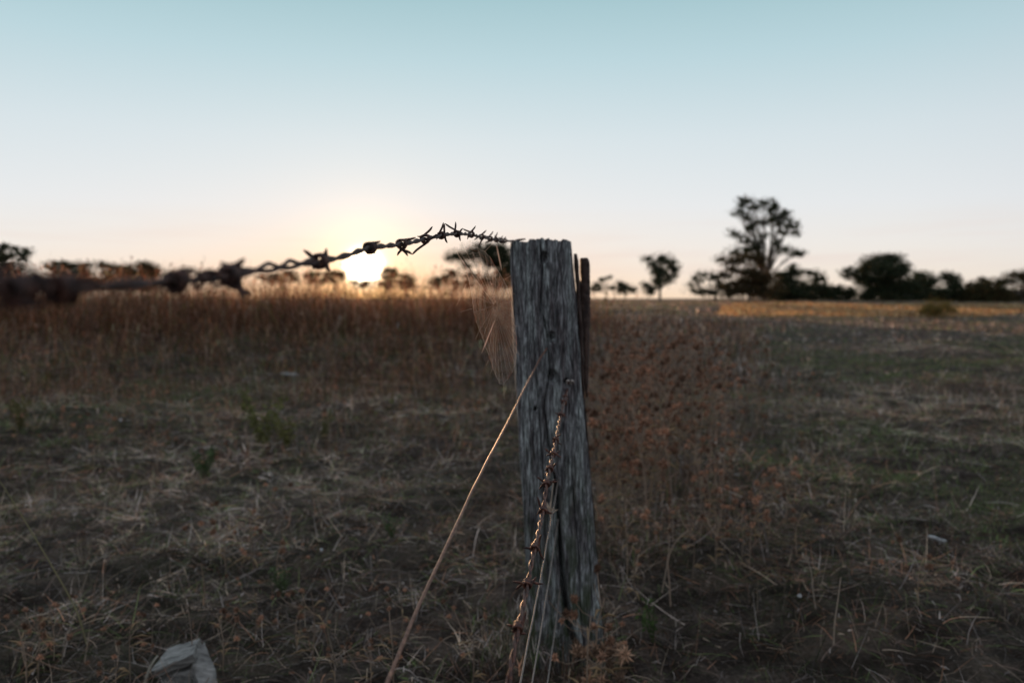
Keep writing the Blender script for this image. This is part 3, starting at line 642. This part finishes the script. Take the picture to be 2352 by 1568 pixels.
# ---------------------------------------------------------------- spider web
def zr(x, y): return (976.2 + .31124 * x, 459.4 + .31124 * y)
A0 = Vector((-.0744, 1.03, 0)); A1 = Vector((.006, 1.17, 0)); dn = (A1 - A0).cross(Vector((0, 0, 1))).normalized()
def onweb(x, y):
    px_, py_ = zr(x, y); d = ray(px_, py_); o_ = Vector((0, 0, H)); t = (A0 - o_).dot(dn) / d.dot(dn); return o_ + d * t
outl = [(330,335),(385,345),(440,380),(485,430),(520,490),(553,540),(580,590),(605,640),(620,690),(637,750),(648,810),(658,870),(665,930),(672,1000),(677,1060),(678,1120),(674,1170),(664,1215),(640,1270),(612,1325),(580,1365),(552,1350),(525,1300),(500,1245),(470,1145),(445,1080),(425,1020),(400,965),(378,890),(362,830),(350,760),(343,700),(335,640),(318,570),(295,495),(270,440),(243,400),(255,375),(290,355)]
hub = onweb(515, 775); web = empty('spider_web', hub)
tag(web, 'backlit orb spider web hanging under the wire left of the post', 'spider web')
ends = [onweb(*p) for p in outl]; n = len(ends)
g = Geo()
for i, e in enumerate(ends):
    if i % 1 == 0 and i not in (28, 30): g.tube([hub, hub.lerp(e, .5) + Vector((0, rng.normal(0, .001), 0)), e], .00009, 3, c=(.9, .80, .70), cap=False)
for a, b in (((330,335),(330,296)),((243,400),(225,350)),((440,380),(520,300)),((350,800),(262,825)),((305,620),(232,780)),((400,965),(372,1025)),((470,1180),(450,1220)),((497,1245),(476,1295)),((600,1380),(575,1440)),((678,1120),(700,1140)),((637,700),(660,690)),((580,590),(632,560)),((665,930),(690,930)),((580,1365),(585,1470)),((243,400),(330,600))):
    g.tube([onweb(*a), onweb(*b)], .00014, 3, c=(.9, .74, .58), cap=False)
g.obj('radial_threads', M_silk, web, origin=hub)
g = Geo()
rings = 23
for r_ in range(rings):
    q = .14 + .86 * (r_ / (rings - 1)) ** .92
    for i in range(n):
        j = (i + 1) % n
        if 28 <= i <= 33 and (q < .42): continue
        if (i in (29, 30)) and (r_ % 7 == 3): continue
        a = hub.lerp(ends[i], q * (1 + .012 * math.sin(i * 1.7 + r_))); b = hub.lerp(ends[j], q * (1 + .012 * math.sin(j * 1.7 + r_)))
        m_ = a.lerp(b, .5).lerp(hub, .018)
        g.tube([a, m_, b], .00007 if r_ < rings - 1 else .00014, 3, c=(.95, .88, .80) if (i + r_) % 5 else (.95, .6, .45), cap=False)
        if rng.random() < .12:                              # caught dew and dust beads
            p = m_; s_ = .00025; g.tube([p - Vector((0, 0, s_)), p, p + Vector((0, 0, s_))], [s_ * .3, s_, s_ * .3], 4, c=(.95, .8, .65))
g.obj('spiral_threads', M_silk, web, origin=hub)
g = Geo()
for k in range(46):
    t = k / 45; p = onweb(490 + 26 * t + rng.normal(0, 5), 600 + 170 * t + rng.normal(0, 4)); s_ = rng.uniform(.0003, .0011)
    g.tube([p - Vector((0, 0, s_)), p, p + Vector((rng.normal(0, s_), 0, s_))], [s_ * .2, s_ * .8, s_ * .2], 4, c=(.8, .62, .48))
g.obj('debris', M_silk, web, origin=hub)
# the spider, at the hub
g = Geo()
g.tube([hub + Vector((.0005, 0, .0035)), hub + Vector((.0004, 0, .002)), hub + Vector((0, 0, 0)), hub + Vector((0, 0, -.002)), hub + Vector((0, 0, -.0032))], [.0004, .0016, .0023, .0014, .0004], 10, c=(.42, .24, .14))
g.tube([hub + Vector((0, 0, -.003)), hub + Vector((0, 0, -.0045)), hub + Vector((0, 0, -.006))], [.0006, .0013, .0005], 8, c=(.3, .16, .1))
body = g.obj('spider', M_weed, origin=hub); body.location = hub; tag(body, 'tiny brown spider sitting at the hub of its web', 'spider')
for s_ in (-1, 1):
    for k in range(4):
        gl = Geo(); up = (.006, .0025, -.002, -.007)[k]
        a = hub + Vector((0, 0, -.0045)); gl.tube([a, a + Vector((s_ * .003, -.001, up * .8 + .001)), a + Vector((s_ * .0055, 0, up * 1.3))], [.0004, .0003, .0002], 4, c=(.5, .3, .2))
        gl.obj('leg', M_weed, body, origin=hub)
def straw(label, a, b, Ya, Yb, r, c, bend=0.0, name='straw', sag=None):
    P0 = W(a[0], a[1], Ya); P1_ = W(b[0], b[1], Yb); m_ = P0.lerp(P1_, .5) + Vector((bend, 0, 0)); g = Geo()
    g.tube(spline([P0, m_, P1_], .01), [r * .6] + [r] * (len(spline([P0, m_, P1_], .01)) - 2) + [r * .3], 6, c=c)
    ob = g.obj(name, M_weed, origin=P0); ob.location = P0; tag(ob, label, 'straw'); return ob
a = zr(528, 335); b = zr(566, 518); straw('pale straw hanging from the barbed wire above the web', a, b, 1.42, 1.40, .0011, (.75, .55, .38))
a = zr(514, 890); b = zr(418, 1130); straw('thin pale straw stuck in the lower half of the web', a, b, 1.27, 1.25, .0008, (.85, .6, .45))

# ---------------------------------------------------------------- stalks, twigs, stones
def stalk(label, pts, r, c=(.42, .34, .25), cat='grass stalk', name='grass_stalk', base=None, head=False, dY=0):
    """pts bottom to top in display pixels, the foot stands on the ground"""
    f = G(*(base or pts[0])); Y0 = f.y; P = [f] + [W(x, y, Y0 + dY * (i + 1) / len(pts)) for i, (x, y) in enumerate(pts[1:])]
    g = Geo(); C_ = spline(P, .015); g.tube(C_, list(np.linspace(r, r * .5, len(C_))), 6, c=c)
    if head:
        for k in range(22):
            q = C_[-1].lerp(C_[-max(2, len(C_) // 4)], k / 22); e = q + Vector((rng.normal(0, .006), rng.normal(0, .006), rng.uniform(.002, .016)))
            g.tube([q, q.lerp(e, .5), e], [.0006, .0013, .0003], 4, c=np.array(c) * 1.2)
    ob = g.obj(name, M_weed, origin=f); ob.location = f; tag(ob, label, cat); return ob
stalk('forked pale stalk right of the post, its right tip bent outward', [(1540, 1402), (1537, 1330), (1534, 1290), (1545, 1255), (1562, 1232), (1582, 1217)], .0026, (.46, .34, .25))
stalk('straight upright tip crossing the forked pale stalk', [(1520, 1370), (1533, 1290), (1538, 1232)], .0024, (.46, .36, .27))
stalk('thin pale stalk curling over at its top, right foreground', [(1873, 1425), (1868, 1360), (1863, 1310), (1856, 1288), (1843, 1280)], .0022, (.44, .36, .28), head=True)
stalk('straight pale straw standing alone in the right foreground', [(1914, 1500), (1917, 1430), (1924, 1380), (1931, 1325)], .0022, (.48, .38, .29))
stalk('long crooked grey twig rising in the right middle ground', [(1765, 1300), (1760, 1240), (1748, 1185), (1738, 1140), (1728, 1112), (1755, 1072)], .0035, (.2, .17, .15), 'twig', 'twig')
stalk('long green straw leaning left, reaching the left edge', [(200, 1480), (175, 1400), (120, 1300), (60, 1200), (20, 1135), (-10, 1090)], .0021, (.34, .30, .16), dY=-.15)
stalk('thin stalk in the bottom left corner leaning over', [(180, 1560), (120, 1530), (60, 1500), (10, 1482)], .0022, (.4, .27, .18))
stalk('thin upright twig near the bottom left of the view', [(440, 1568), (442, 1500), (438, 1440), (428, 1380), (412, 1330)], .0016, (.3, .22, .16))
stalk('pale bleached stem curving up beside the grey block', [(330, 1600), (335, 1560), (345, 1530), (362, 1505)], .0042, (.5, .46, .38))
stalk('crooked twig leaning in the grass left of the thick wire', [(712, 1490), (745, 1425), (775, 1375), (790, 1340), (785, 1310), (794, 1270)], .0026, (.3, .25, .2), 'twig', 'twig')
stalk('short bent twig upright near the bottom centre left', [(775, 1530), (760, 1480), (752, 1445), (752, 1400)], .0020, (.32, .25, .18), 'twig', 'twig')
stalk('pale hooked straw near the thick wire', [(862, 1410), (866, 1370), (864, 1345), (852, 1332)], .0021, (.42, .36, .27))
stalk('forked dead stem in the left middle ground, left prong', [(680, 1060), (683, 1020), (684, 985)], .0055, (.26, .22, .18), 'twig', 'twig')
stalk('forked dead stem in the left middle ground, right prong', [(695, 1045), (705, 1020), (722, 990), (728, 965)], .0045, (.24, .2, .17), 'twig', 'twig')
stalk('tall pale stalk in the thistle patch, nearest the post', [(1412, 1110), (1416, 1020), (1428, 950), (1432, 905)], .0045, (.40, .28, .2))
stalk('tall tan stalk bending right in the thistle patch', [(1428, 1095), (1436, 1010), (1442, 960), (1446, 930)], .0045, (.42, .31, .22))
stalk('thick tan stem with a side branch in the thistle patch', [(1480, 1230), (1492, 1150), (1500, 1090), (1512, 1040)], .004, (.38, .28, .18))
stalk('slanted tan twig reaching right from the thick stem', [(1470, 1200), (1500, 1140), (1530, 1105), (1558, 1082)], .0036, (.38, .27, .2), 'twig', 'twig')
stalk('tan stalk standing behind the thistles under the skyline', [(1500, 850), (1504, 800), (1512, 765)], .006, (.3, .22, .16))
stalk('tall tan stalk leaning in the left middle ground', [(342, 905), (352, 860), (362, 812), (366, 800)], .007, (.30, .22, .16))
stalk('long faint straw lying low left of centre', [(500, 1212), (480, 1180), (462, 1160), (455, 1152)], .0022, (.38, .34, .2))
stalk('thin straw bent over near the white stone', [(590, 1230), (630, 1200), (670, 1182)], .002, (.32, .28, .2))
stalk('grey stick lying in the bottom centre grass', [(760, 1402), (800, 1405), (840, 1422), (880, 1450)], .0042, (.22, .2, .17), 'twig', 'twig')
stalk('upright brown stalk left of the grey block', [(470, 1400), (468, 1340), (462, 1290)], .0016, (.34, .22, .15))
stalk('dry stalk at the foot of the post on its right side', [(1440, 1380), (1415, 1320), (1400, 1290)], .0018, (.3, .27, .16))

sk = []
for i in range(6):
    h_ = rng.uniform(.3, .5); rt = empty('grass_stalk'); g = Geo(); b_ = rng.normal(0, .10, 2)
    P = spline([Vector((0, 0, -.02)), Vector((b_[0] * .3, b_[1] * .3, h_ * .5)), Vector((b_[0], b_[1], h_))], .03); g.tube(P, list(np.linspace(.0028, .0013, len(P))), 5, c=np.array((.46, .34, .25)) * rng.uniform(.7, 1.2))
    g.obj('stem', M_weed, rt, smooth=True); h2 = Geo()
    for k in range(26):
        q = P[-1].lerp(P[-4], k / 26); e = q + Vector((rng.normal(0, .008), rng.normal(0, .008), rng.uniform(.004, .018))); h2.tube([q, q.lerp(e, .5), e], [.0006, .0016, .0003], 4, c=np.array((.5, .36, .26)) * rng.uniform(.7, 1.3))
    h2.obj('seed_head', M_weed, rt); sk.append(rt)
for i in range(64):
    rt = sk[i % 6]
    if i >= 6:
        src = rt; rt = src.copy(); COL.objects.link(rt)
        for ch in src.children: c = ch.copy(); COL.objects.link(c); c.parent = rt
    if i < 42: rt.location = G(1375 + 300 * rng.beta(1, 1.6), rng.uniform(860, 1260)); lb, gp = 'upright tan dry stalk among the thistles right of the post', 'tan stalks among the thistles'
    else: rt.location = G(rng.uniform(30, 1100), rng.uniform(800, 960)); lb, gp = 'thin dry stalk scattered in the left field in front of the tall grass', 'dry stalks in the left field'
    rt.rotation_euler = (rng.normal(0, .09), rng.normal(0, .09), rng.uniform(0, 6.28)); tag(rt, lb, 'grass stalk', gp)

def rock(name, label, px, py, sx, sy, sz, mat, cat='stone', seed=1, up=0.):
    f = G(px, py); m = bpy.data.meshes.new(name); import bmesh
    bm = bmesh.new(); bmesh.ops.create_icosphere(bm, subdivisions=3, radius=1)
    rs = np.random.default_rng(seed); dirs = rs.normal(0, 1, (9, 3)); dirs /= np.linalg.norm(dirs, axis=1, keepdims=True); cut = rs.uniform(.55, .85, 9)
    for v in bm.verts:
        for d, c in zip(dirs, cut):
            d = Vector(d); h = v.co.dot(d)
            if h > c: v.co -= d * (h - c)
        v.co *= 1 + .05 * (float(vnoise(v.co.x * 3 + seed, v.co.y * 3 + v.co.z * 2)) - .5)
        v.co = Vector((v.co.x * sx, v.co.y * sy, v.co.z * sz))
    bm.to_mesh(m); bm.free(); m.materials.append(mat)
    o = bpy.data.objects.new(name, m); COL.objects.link(o); o.location = f + Vector((0, 0, sz * .45 + up)); o.rotation_euler = (0, rs.uniform(-.2, .2), rs.uniform(0, 3))
    tag(o, label, cat); return o
rock('stone', 'small white stone in the grass left of the thick wire', 738, 1279, .0085, .008, .0065, M_stone, seed=3, up=.01)
rock('stone', 'white pebble in the thistle patch right of the post', 1692, 1097, .011, .01, .008, M_stone, seed=4, up=.012)
rock('stone', 'flat pale stone lying in the left field below the sun', 664, 866, .13, .07, .03, M_grey, seed=5, up=.01)
rock('stone', 'tiny pale pebble near the lower right corner', 1835, 1412, .008, .007, .006, M_stone, seed=6, up=.006)
rock('stone', 'pale stone chip in the far left grass', 280, 972, .018, .015, .012, M_stone, seed=8, up=.01)
# curved white fragment lying on the right
f = G(2150, 1250); g = Geo(); C_ = spline([f + Vector((-.030, .004, .022)), f + Vector((-.012, 0, .018)), f + Vector((.010, -.004, .010)), f + Vector((.032, -.008, .006))], .003)
k = len(C_); g.tube(C_, [.0035 + .0045 * math.sin(math.pi * (.12 + .8 * i / k)) for i in range(k)], 10)
ob = g.obj('bone_fragment', M_stone, origin=f); ob.location = f; tag(ob, 'curved white bone like fragment lying in the right field', 'fragment')
# grey block, bottom left: two weathered faces meeting at a ridge
f = G(420, 1590)
Yb = f.y
def bq(x, y, dy=0): return W(x, y, Yb + dy)
def block(name, q4, down, sub=20):
    """slab from 4 top corners (front left, front right, back right, back left) and a thickness vector"""
    g = Geo(); t4 = [Vector(v) for v in q4]; b4 = [v + Vector(down) for v in t4]; q8 = t4 + b4
    for fc in ((0,1,2,3),(0,4,5,1),(1,5,6,2),(2,6,7,3),(3,7,4,0),(7,6,5,4)):
        A_, B_, C2, D_ = [q8[i] for i in fc]; nn = (B_ - A_).cross(D_ - A_).normalized(); Vv = []
        for i in range(sub + 1):
            for j in range(sub + 1):
                s, t = i / sub, j / sub; p = A_.lerp(B_, s).lerp(D_.lerp(C2, s), t); ed = min(s, 1 - s, t, 1 - t)
                p = p + nn * (.006 * (float(fbm(p.x * 30 + 2, p.y * 40 + p.z * 25, 3)) - .5)) * min(1, ed * 8) + Vector((1, 1, 1)) * .006 * (float(vnoise(p.x * 60, p.y * 60 + p.z * 45)) - .5)
                Vv.append(tuple(p))
        g.add(Vv, [(i * (sub + 1) + j, (i + 1) * (sub + 1) + j, (i + 1) * (sub + 1) + j + 1, i * (sub + 1) + j + 1) for i in range(sub) for j in range(sub)])
    return g.obj(name, M_grey, blk, origin=f, smooth=False)
blk = empty('stone_block', f); tag(blk, 'broken grey block half sunk in the grass at the bottom left', 'block')
block('upper_piece', [bq(344, 1542), bq(442, 1502), bq(458, 1466, .07), bq(386, 1488, .07)], (.004, .012, -.022))
block('side_piece', [bq(462, 1600, -.03), bq(508, 1575, .0), bq(470, 1474, .06), bq(440, 1498, .03)], (-.015, .016, -.024))
block('core', [bq(372, 1560, .02), bq(440, 1535, .02), bq(452, 1490, .08), bq(392, 1505, .08)], (0, .0, -.10))

# ---------------------------------------------------------------- thistles
RUST = np.array((.36, .20, .125)); STEM = np.array((.34, .25, .18))
def head_mesh(r, seed, tone):
    rs = np.random.default_rng(seed); g = Geo(); m = 46
    g.tube([Vector((0, 0, -r * .45)), Vector((0, 0, -r * .15)), Vector((0, 0, r * .25))], [r * .2, r * .42, r * .2], 6, c=tone * .6)
    for k in range(m):
        a = rs.uniform(0, 6.283); e = rs.uniform(-.5, 1.4); d = Vector((math.cos(a) * math.cos(e), math.sin(a) * math.cos(e), math.sin(e)))
        l = r * rs.uniform(.7, 1.15); g.tube([d * r * .2, d * l * .6 + Vector((0, 0, .06 * r)), d * l], [r * .13, r * .10, r * .01], 3, c=tone * rs.uniform(.6, 1.7), cap=False)
    return g
def thistle_proto(h, nh, seed, spread=.3, hr=.018, tone=RUST, leaves=6):
    rs = np.random.default_rng(seed); root = empty('thistle'); g = Geo(); tops = []
    main = [Vector((0, 0, -.02)), Vector((rs.normal(0, .03) * h, rs.normal(0, .03) * h, h * .5)), Vector((rs.normal(0, .06) * h, rs.normal(0, .06) * h, h * .9))]
    M_ = spline(main, .03); g.tube(M_, list(np.linspace(.0028, .0014, len(M_))), 5, c=STEM * rs.uniform(.8, 1.5))
    for k in range(nh):
        s = M_[int(len(M_) * rs.uniform(.3, .98)) - 1]; a = rs.uniform(0, 6.283); out = h * spread * rs.uniform(.3, 1)
        e = Vector((s.x + math.cos(a) * out, s.y + math.sin(a) * out, min(h * 1.05, s.z + h * rs.uniform(.08, .4)))) ; md = s.lerp(e, .5) + Vector((math.cos(a), math.sin(a), -.4)) * out * .15
        g.tube(spline([s, md, e], .03), .0011, 4, c=STEM * rs.uniform(.8, 1.6)); tops.append(e)
    for k in range(leaves):
        s = M_[int(len(M_) * rs.uniform(.05, .8))]; a = rs.uniform(0, 6.283); l = rs.uniform(.03, .09); e = s + Vector((math.cos(a) * l, math.sin(a) * l, rs.uniform(-.02, .03)))
        m_ = s.lerp(e, .5) + Vector((0, 0, .01)); g.tube([s, m_, e], [.0006, .004, .0004], 3, c=STEM * (1.3, 1.2, .9), cap=False)
    g.obj('stem', M_weed, root)
    for k, e in enumerate(tops):
        o = head_mesh(hr * rs.uniform(.7, 1.25), seed * 50 + k, tone * rs.choice([.5, .8, 1.1, 1.5])).obj('flower_head', M_weed, root, smooth=False); o.location = e
        o.rotation_euler = (rs.normal(0, .5), rs.normal(0, .5), 0)
    return root
protos = [thistle_proto(.42, 8, 1), thistle_proto(.34, 7, 2, .4), thistle_proto(.5, 9, 3, .25), thistle_proto(.24, 8, 4, .6, .015), thistle_proto(.3, 6, 5, .5, .012), thistle_proto(.13, 26, 6, .55, .020, np.array((.36, .23, .15)))]
used = set()
def put(kind, x, y, label, s=1., group=None, rz=None, foot=None):
    if kind in used:
        src = protos[kind]; r_ = src.copy(); COL.objects.link(r_)
        for ch in src.children:
            c = ch.copy(); COL.objects.link(c); c.parent = r_
    else: r_ = protos[kind]; used.add(kind)
    r_.location = foot or G(x, y); r_.scale = (s, s, s); r_.rotation_euler = (0, 0, rng.uniform(0, 6.283) if rz is None else rz)
    for k in ('label', 'group'):
        if k in r_: del r_[k]
    tag(r_, label, 'thistle', group); return r_
put(3, 1372, 1585, 'bristly brown thistle clump at the foot of the post, bottom edge', 1.0)
put(5, 1372, 1600, 'dense spiky seed head mass low at the right foot of the post', 1.0)
put(3, 1350, 1620, 'second bristly thistle pressed against the clump at the post foot', .85)
put(4, 1085, 1590, 'low dry thistle between the thick wire and the post at the bottom', .6)
put(3, 520, 1330, 'low rusty thistle cluster left of the white stone', .9)
put(4, 585, 1320, 'rusty thistle between the low cluster and the white stone', .9)
put(3, 640, 1345, 'small rusty thistle just below left of the white stone', .7)
put(3, 60, 1600, 'low orange brown thistle in the bottom left corner', .7)
put(4, 300, 1590, 'dry thistle just left of the grey block', .6)
put(1, 80, 905, 'rusty thistle at the left edge under the blurred wire', 1.2)
put(0, 1856, 1010, 'lone rusty thistle standing out in the right field', .9)
put(4, 1830, 1030, 'smaller thistle at the left foot of the lone one in the right field', 1.0)
put(1, 1440, 1335, 'rusty thistle with stacked heads right of the lower post', .8)
put(4, 1462, 1390, 'rusty thistle head at the base of the forked pale stalk', .7)
put(4, 1590, 1360, 'small rusty thistle right of the forked pale stalk', .7)
put(3, 2110, 1390, 'flat rusty thistle below the white fragment', .7)
put(3, 850, 1600, 'spiky dry thistle at the bottom edge left of the thick wire', .5)
for i in range(34):
    put(int(rng.choice([0, 1, 3, 4, 2])), rng.uniform(20, 1130), rng.uniform(860, 1120), 'small brown thistle scattered in the left field before the tall grass', rng.uniform(.5, .95), 'thistles scattered in the left field')
for i in range(10):
    put(int(rng.choice([3, 4])), rng.uniform(20, 1080), rng.uniform(1480, 1640), 'low dry thistle along the bottom edge left of the wires', rng.uniform(.4, .7), 'low thistles along the bottom edge')
lab = 'rusty dried thistle in the thick patch right of the post'
for i in range(135):
    t = rng.random(); x = 1372 + 400 * rng.beta(1.0, 2.1); y = 880 + 420 * rng.random() ** 1.2 - .45 * (x - 1375)
    put(int(rng.choice([0, 1, 2, 0, 2])), x, max(800, y), lab, rng.uniform(.8, 1.35), 'thistles in the patch right of the post')
for i in range(16):
    put(int(rng.choice([0, 1, 3])), rng.uniform(1600, 1830), rng.uniform(1130, 1330), 'low rusty thistle scattered in the right middle ground', rng.uniform(.5, .8), 'thistles scattered in the right middle ground')

def leafy(label, px, py, h, nst, col, seed, s=.02):
    rs = np.random.default_rng(seed); f = G(px, py); root = empty('leafy_weed', f); tag(root, label, 'weed')
    g = Geo(); gl = Geo()
    for k in range(nst):
        a = rs.uniform(0, 6.283); top = Vector((math.cos(a) * h * .35, math.sin(a) * h * .35, h * rs.uniform(.6, 1)))
        P = spline([Vector((0, 0, -.01)), top * .5 + Vector((0, 0, h * .08)), top], .02); g.tube(P, list(np.linspace(.002, .0009, len(P))), 5, c=np.array(col) * .9)
        for q in P[2:]:
            for _ in range(4):
                d = Vector(rs.normal(0, 1, 3)).normalized(); e = d.orthogonal().normalized(); L = s * rs.uniform(.6, 1.4)
                p = q + d * .004; gl.add([tuple(p), tuple(p + d * L * .5 + e * L * .25), tuple(p + d * L), tuple(p + d * L * .5 - e * L * .25)], [(0, 1, 2, 3)], np.array(col) * rs.uniform(.6, 1.5))
    g.obj('stem', M_weed, root); gl.obj('foliage', M_weed, root, smooth=False)
leafy('yellow green leafy weed, tallest in the left middle ground', 605, 1035, .36, 7, (.15, .15, .05), 1, .03)
leafy('yellow green weed right of the tallest leafy one', 660, 1030, .2, 6, (.16, .15, .05), 2, .025)
leafy('pale green weed with side shoots right of the forked dead stem', 740, 1020, .2, 5, (.15, .14, .06), 3, .022)
leafy('fresh green weed in the left middle ground, below the tall leafy one', 470, 1110,   .17, 9, (.09, .125, .05), 4, .022)
leafy('low green weed near the left edge', 45, 990, .22, 6, (.14, .12, .05), 5, .03)
leafy('low bright green weed under the rusty cluster', 650, 1390, .10, 8, (.08, .11, .045), 6, .013)
leafy('low green weed beside the thick wire', 900, 1250, .09, 8, (.08, .11, .045), 7, .013)
leafy('small green weed right of the forked pale stalk', 1500, 1480, .10, 7, (.07, .11, .03), 8, .014)

# ---------------------------------------------------------------- light, sky, camera
SUN = ray(836, 616).normalized(); el = math.asin(SUN.z); az = math.atan2(SUN.x, SUN.y)
w = bpy.data.worlds.new('World'); SC.world = w; w.use_nodes = True; nt = w.node_tree; L = nt.links.new; bg = nt.nodes['Background']
def N(t): return nt.nodes.new(t)
def math_(op, a, b=None, c=None, clamp=False):
    n = N('ShaderNodeMath'); n.operation = op; n.use_clamp = clamp
    for i, v in enumerate((a, b, c)):
        if v is None: continue
        if isinstance(v, (int, float)): n.inputs[i].default_value = v
        else: L(v, n.inputs[i])
    return n.outputs[0]
def mixc(bt, f, a, b):
    n = N('ShaderNodeMix'); n.data_type = 'RGBA'; n.blend_type = bt
    for s, v in ((n.inputs['Factor'], f), (n.inputs[6], a), (n.inputs[7], b)):
        if isinstance(v, (int, float)): s.default_value = v
        elif isinstance(v, tuple): s.default_value = (*v, 1)
        else: L(v, s)
    return n.outputs[2]
sky = N('ShaderNodeTexSky'); sky.sky_type = 'NISHITA'; sky.sun_disc = False; sky.sun_elevation = el; sky.sun_rotation = az
sky.air_density = 1.0; sky.dust_density = 1.0; sky.ozone_density = 2.0
tc = N('ShaderNodeTexCoord'); sp = N('ShaderNodeSeparateXYZ'); L(tc.outputs['Generated'], sp.inputs[0])
zc = math_('MAXIMUM', sp.outputs[2], 0.0)
rp = N('ShaderNodeValToRGB'); L(zc, rp.inputs[0]); e = rp.color_ramp.elements
stops = [(0, (.89, .745, .60)), (.02, (.885, .79, .69)), (.06, (.85, .82, .785)), (.11, (.79, .815, .835)), (.19, (.675, .76, .80)), (.28, (.495, .665, .72)), (.37, (.335, .535, .585)), (.6, (.27, .38, .46)), (1, (.25, .30, .37))]
e[0].position, e[0].color = stops[0][0], (*stops[0][1], 1); e[1].position, e[1].color = stops[-1][0], (*stops[-1][1], 1)
for p, c in stops[1:-1]: q = e.new(p); q.color = (*c, 1)
dt = N('ShaderNodeVectorMath'); dt.operation = 'DOT_PRODUCT'; L(tc.outputs['Generated'], dt.inputs[0]); dt.inputs[1].default_value = SUN
cosg = dt.outputs['Value']; gam = math_('ARCCOSINE', math_('MINIMUM', cosg, 1.0))
# away from the sun the sky falls off
fall = N('ShaderNodeMapRange'); L(cosg, fall.inputs[0]); fall.inputs[1].default_value = -.6; fall.inputs[2].default_value = .93; fall.inputs[3].default_value = .78; fall.inputs[4].default_value = 1.0
fcol = N('ShaderNodeMapRange'); L(cosg, fcol.inputs[0]); fcol.inputs[1].default_value = -.2; fcol.inputs[2].default_value = .8; fcol.inputs[3].default_value = 1; fcol.inputs[4].default_value = 0
base = mixc('MIX', math_('MULTIPLY', fcol.outputs[0], .8), rp.outputs[0], (.52, .56, .66))
base = mixc('MULTIPLY', 1.0, base, fall.outputs[0])
# thin streaks of cloud close to the horizon
mp = N('ShaderNodeMapping'); L(tc.outputs['Generated'], mp.inputs[0]); mp.inputs['Scale'].default_value = (3.0, 3.0, 40.0)
cn = N('ShaderNodeTexNoise'); cn.inputs['Scale'].default_value = 1.6; cn.inputs['Detail'].default_value = 5; L(mp.outputs[0], cn.inputs['Vector'])
cr = N('ShaderNodeMapRange'); L(cn.outputs[0], cr.inputs[0]); cr.inputs[1].default_value = .50; cr.inputs[2].default_value = .68; cr.inputs[4].default_value = 1
band = math_('MULTIPLY', math_('SMOOTH_MIN', math_('MULTIPLY', zc, 25, clamp=True), 1.0, .1), math_('SUBTRACT', 1.0, math_('MULTIPLY', zc, 9.0), clamp=True))
base = mixc('MIX', math_('MULTIPLY', math_('MULTIPLY', cr.outputs[0], band), .8, clamp=True), base, (.80, .69, .65))
# glow of the sun in the air round it
def expo(s, a): return math_('MULTIPLY', math_('EXPONENT', math_('MULTIPLY', gam, -1.0 / math.radians(s))), a)
g1 = mixc('MULTIPLY', 1.0, (1.0, .60, .22), expo(1.5, 1.7)); g2 = mixc('MULTIPLY', 1.0, (1.0, .80, .55), expo(6.0, .10))
core = math_('EXPONENT', math_('MULTIPLY', math_('POWER', math_('DIVIDE', gam, math.radians(.75)), 2.0), -1.0))
g3 = mixc('MULTIPLY', 1.0, (1.0, .86, .62), math_('MULTIPLY', core, 40.0))
lowz = math_('EXPONENT', math_('MULTIPLY', zc, -22.0)); base = mixc('MIX', math_('MULTIPLY', math_('EXPONENT', math_('MULTIPLY', gam, -1.0 / R(11))), math_('MULTIPLY', lowz, 1.25), clamp=True), base, (1.08, .58, .21))
tot = mixc('ADD', 1.0, base, g1); tot = mixc('ADD', 1.0, tot, g2); tot = mixc('ADD', 1.0, tot, g3)
tot10 = mixc('MULTIPLY', 1.0, tot, (10, 10, 10)); fin = mixc('ADD', .06, tot10, sky.outputs[0])
L(fin, bg.inputs[0]); bg.inputs[1].default_value = .1
sd = bpy.data.lights.new('sun', 'SUN'); sd.energy = 4.8; sd.angle = R(.53); sd.color = (1, .56, .28)
so = bpy.data.objects.new('sun', sd); COL.objects.link(so); so.rotation_euler = SUN.to_track_quat('Z', 'Y').to_euler(); so.location = (0, 0, 6)

cam = bpy.data.cameras.new('camera'); co = bpy.data.objects.new('camera', cam); COL.objects.link(co); SC.camera = co
cam.lens = 28; cam.sensor_width = 36; cam.clip_start = .02; cam.clip_end = 6000
co.location = (0, 0, H); co.rotation_euler = (math.pi / 2 - PITCH, 0, 0)
cam.dof.use_dof = True; cam.dof.focus_distance = 1.05; cam.dof.aperture_fstop = 4.5; cam.dof.aperture_blades = 0
SC.view_settings.view_transform = 'Standard'; SC.view_settings.look = 'None'; SC.view_settings.exposure = 0; SC.view_settings.gamma = 1
SC.cycles.max_bounces = 6; SC.cycles.transparent_max_bounces = 8
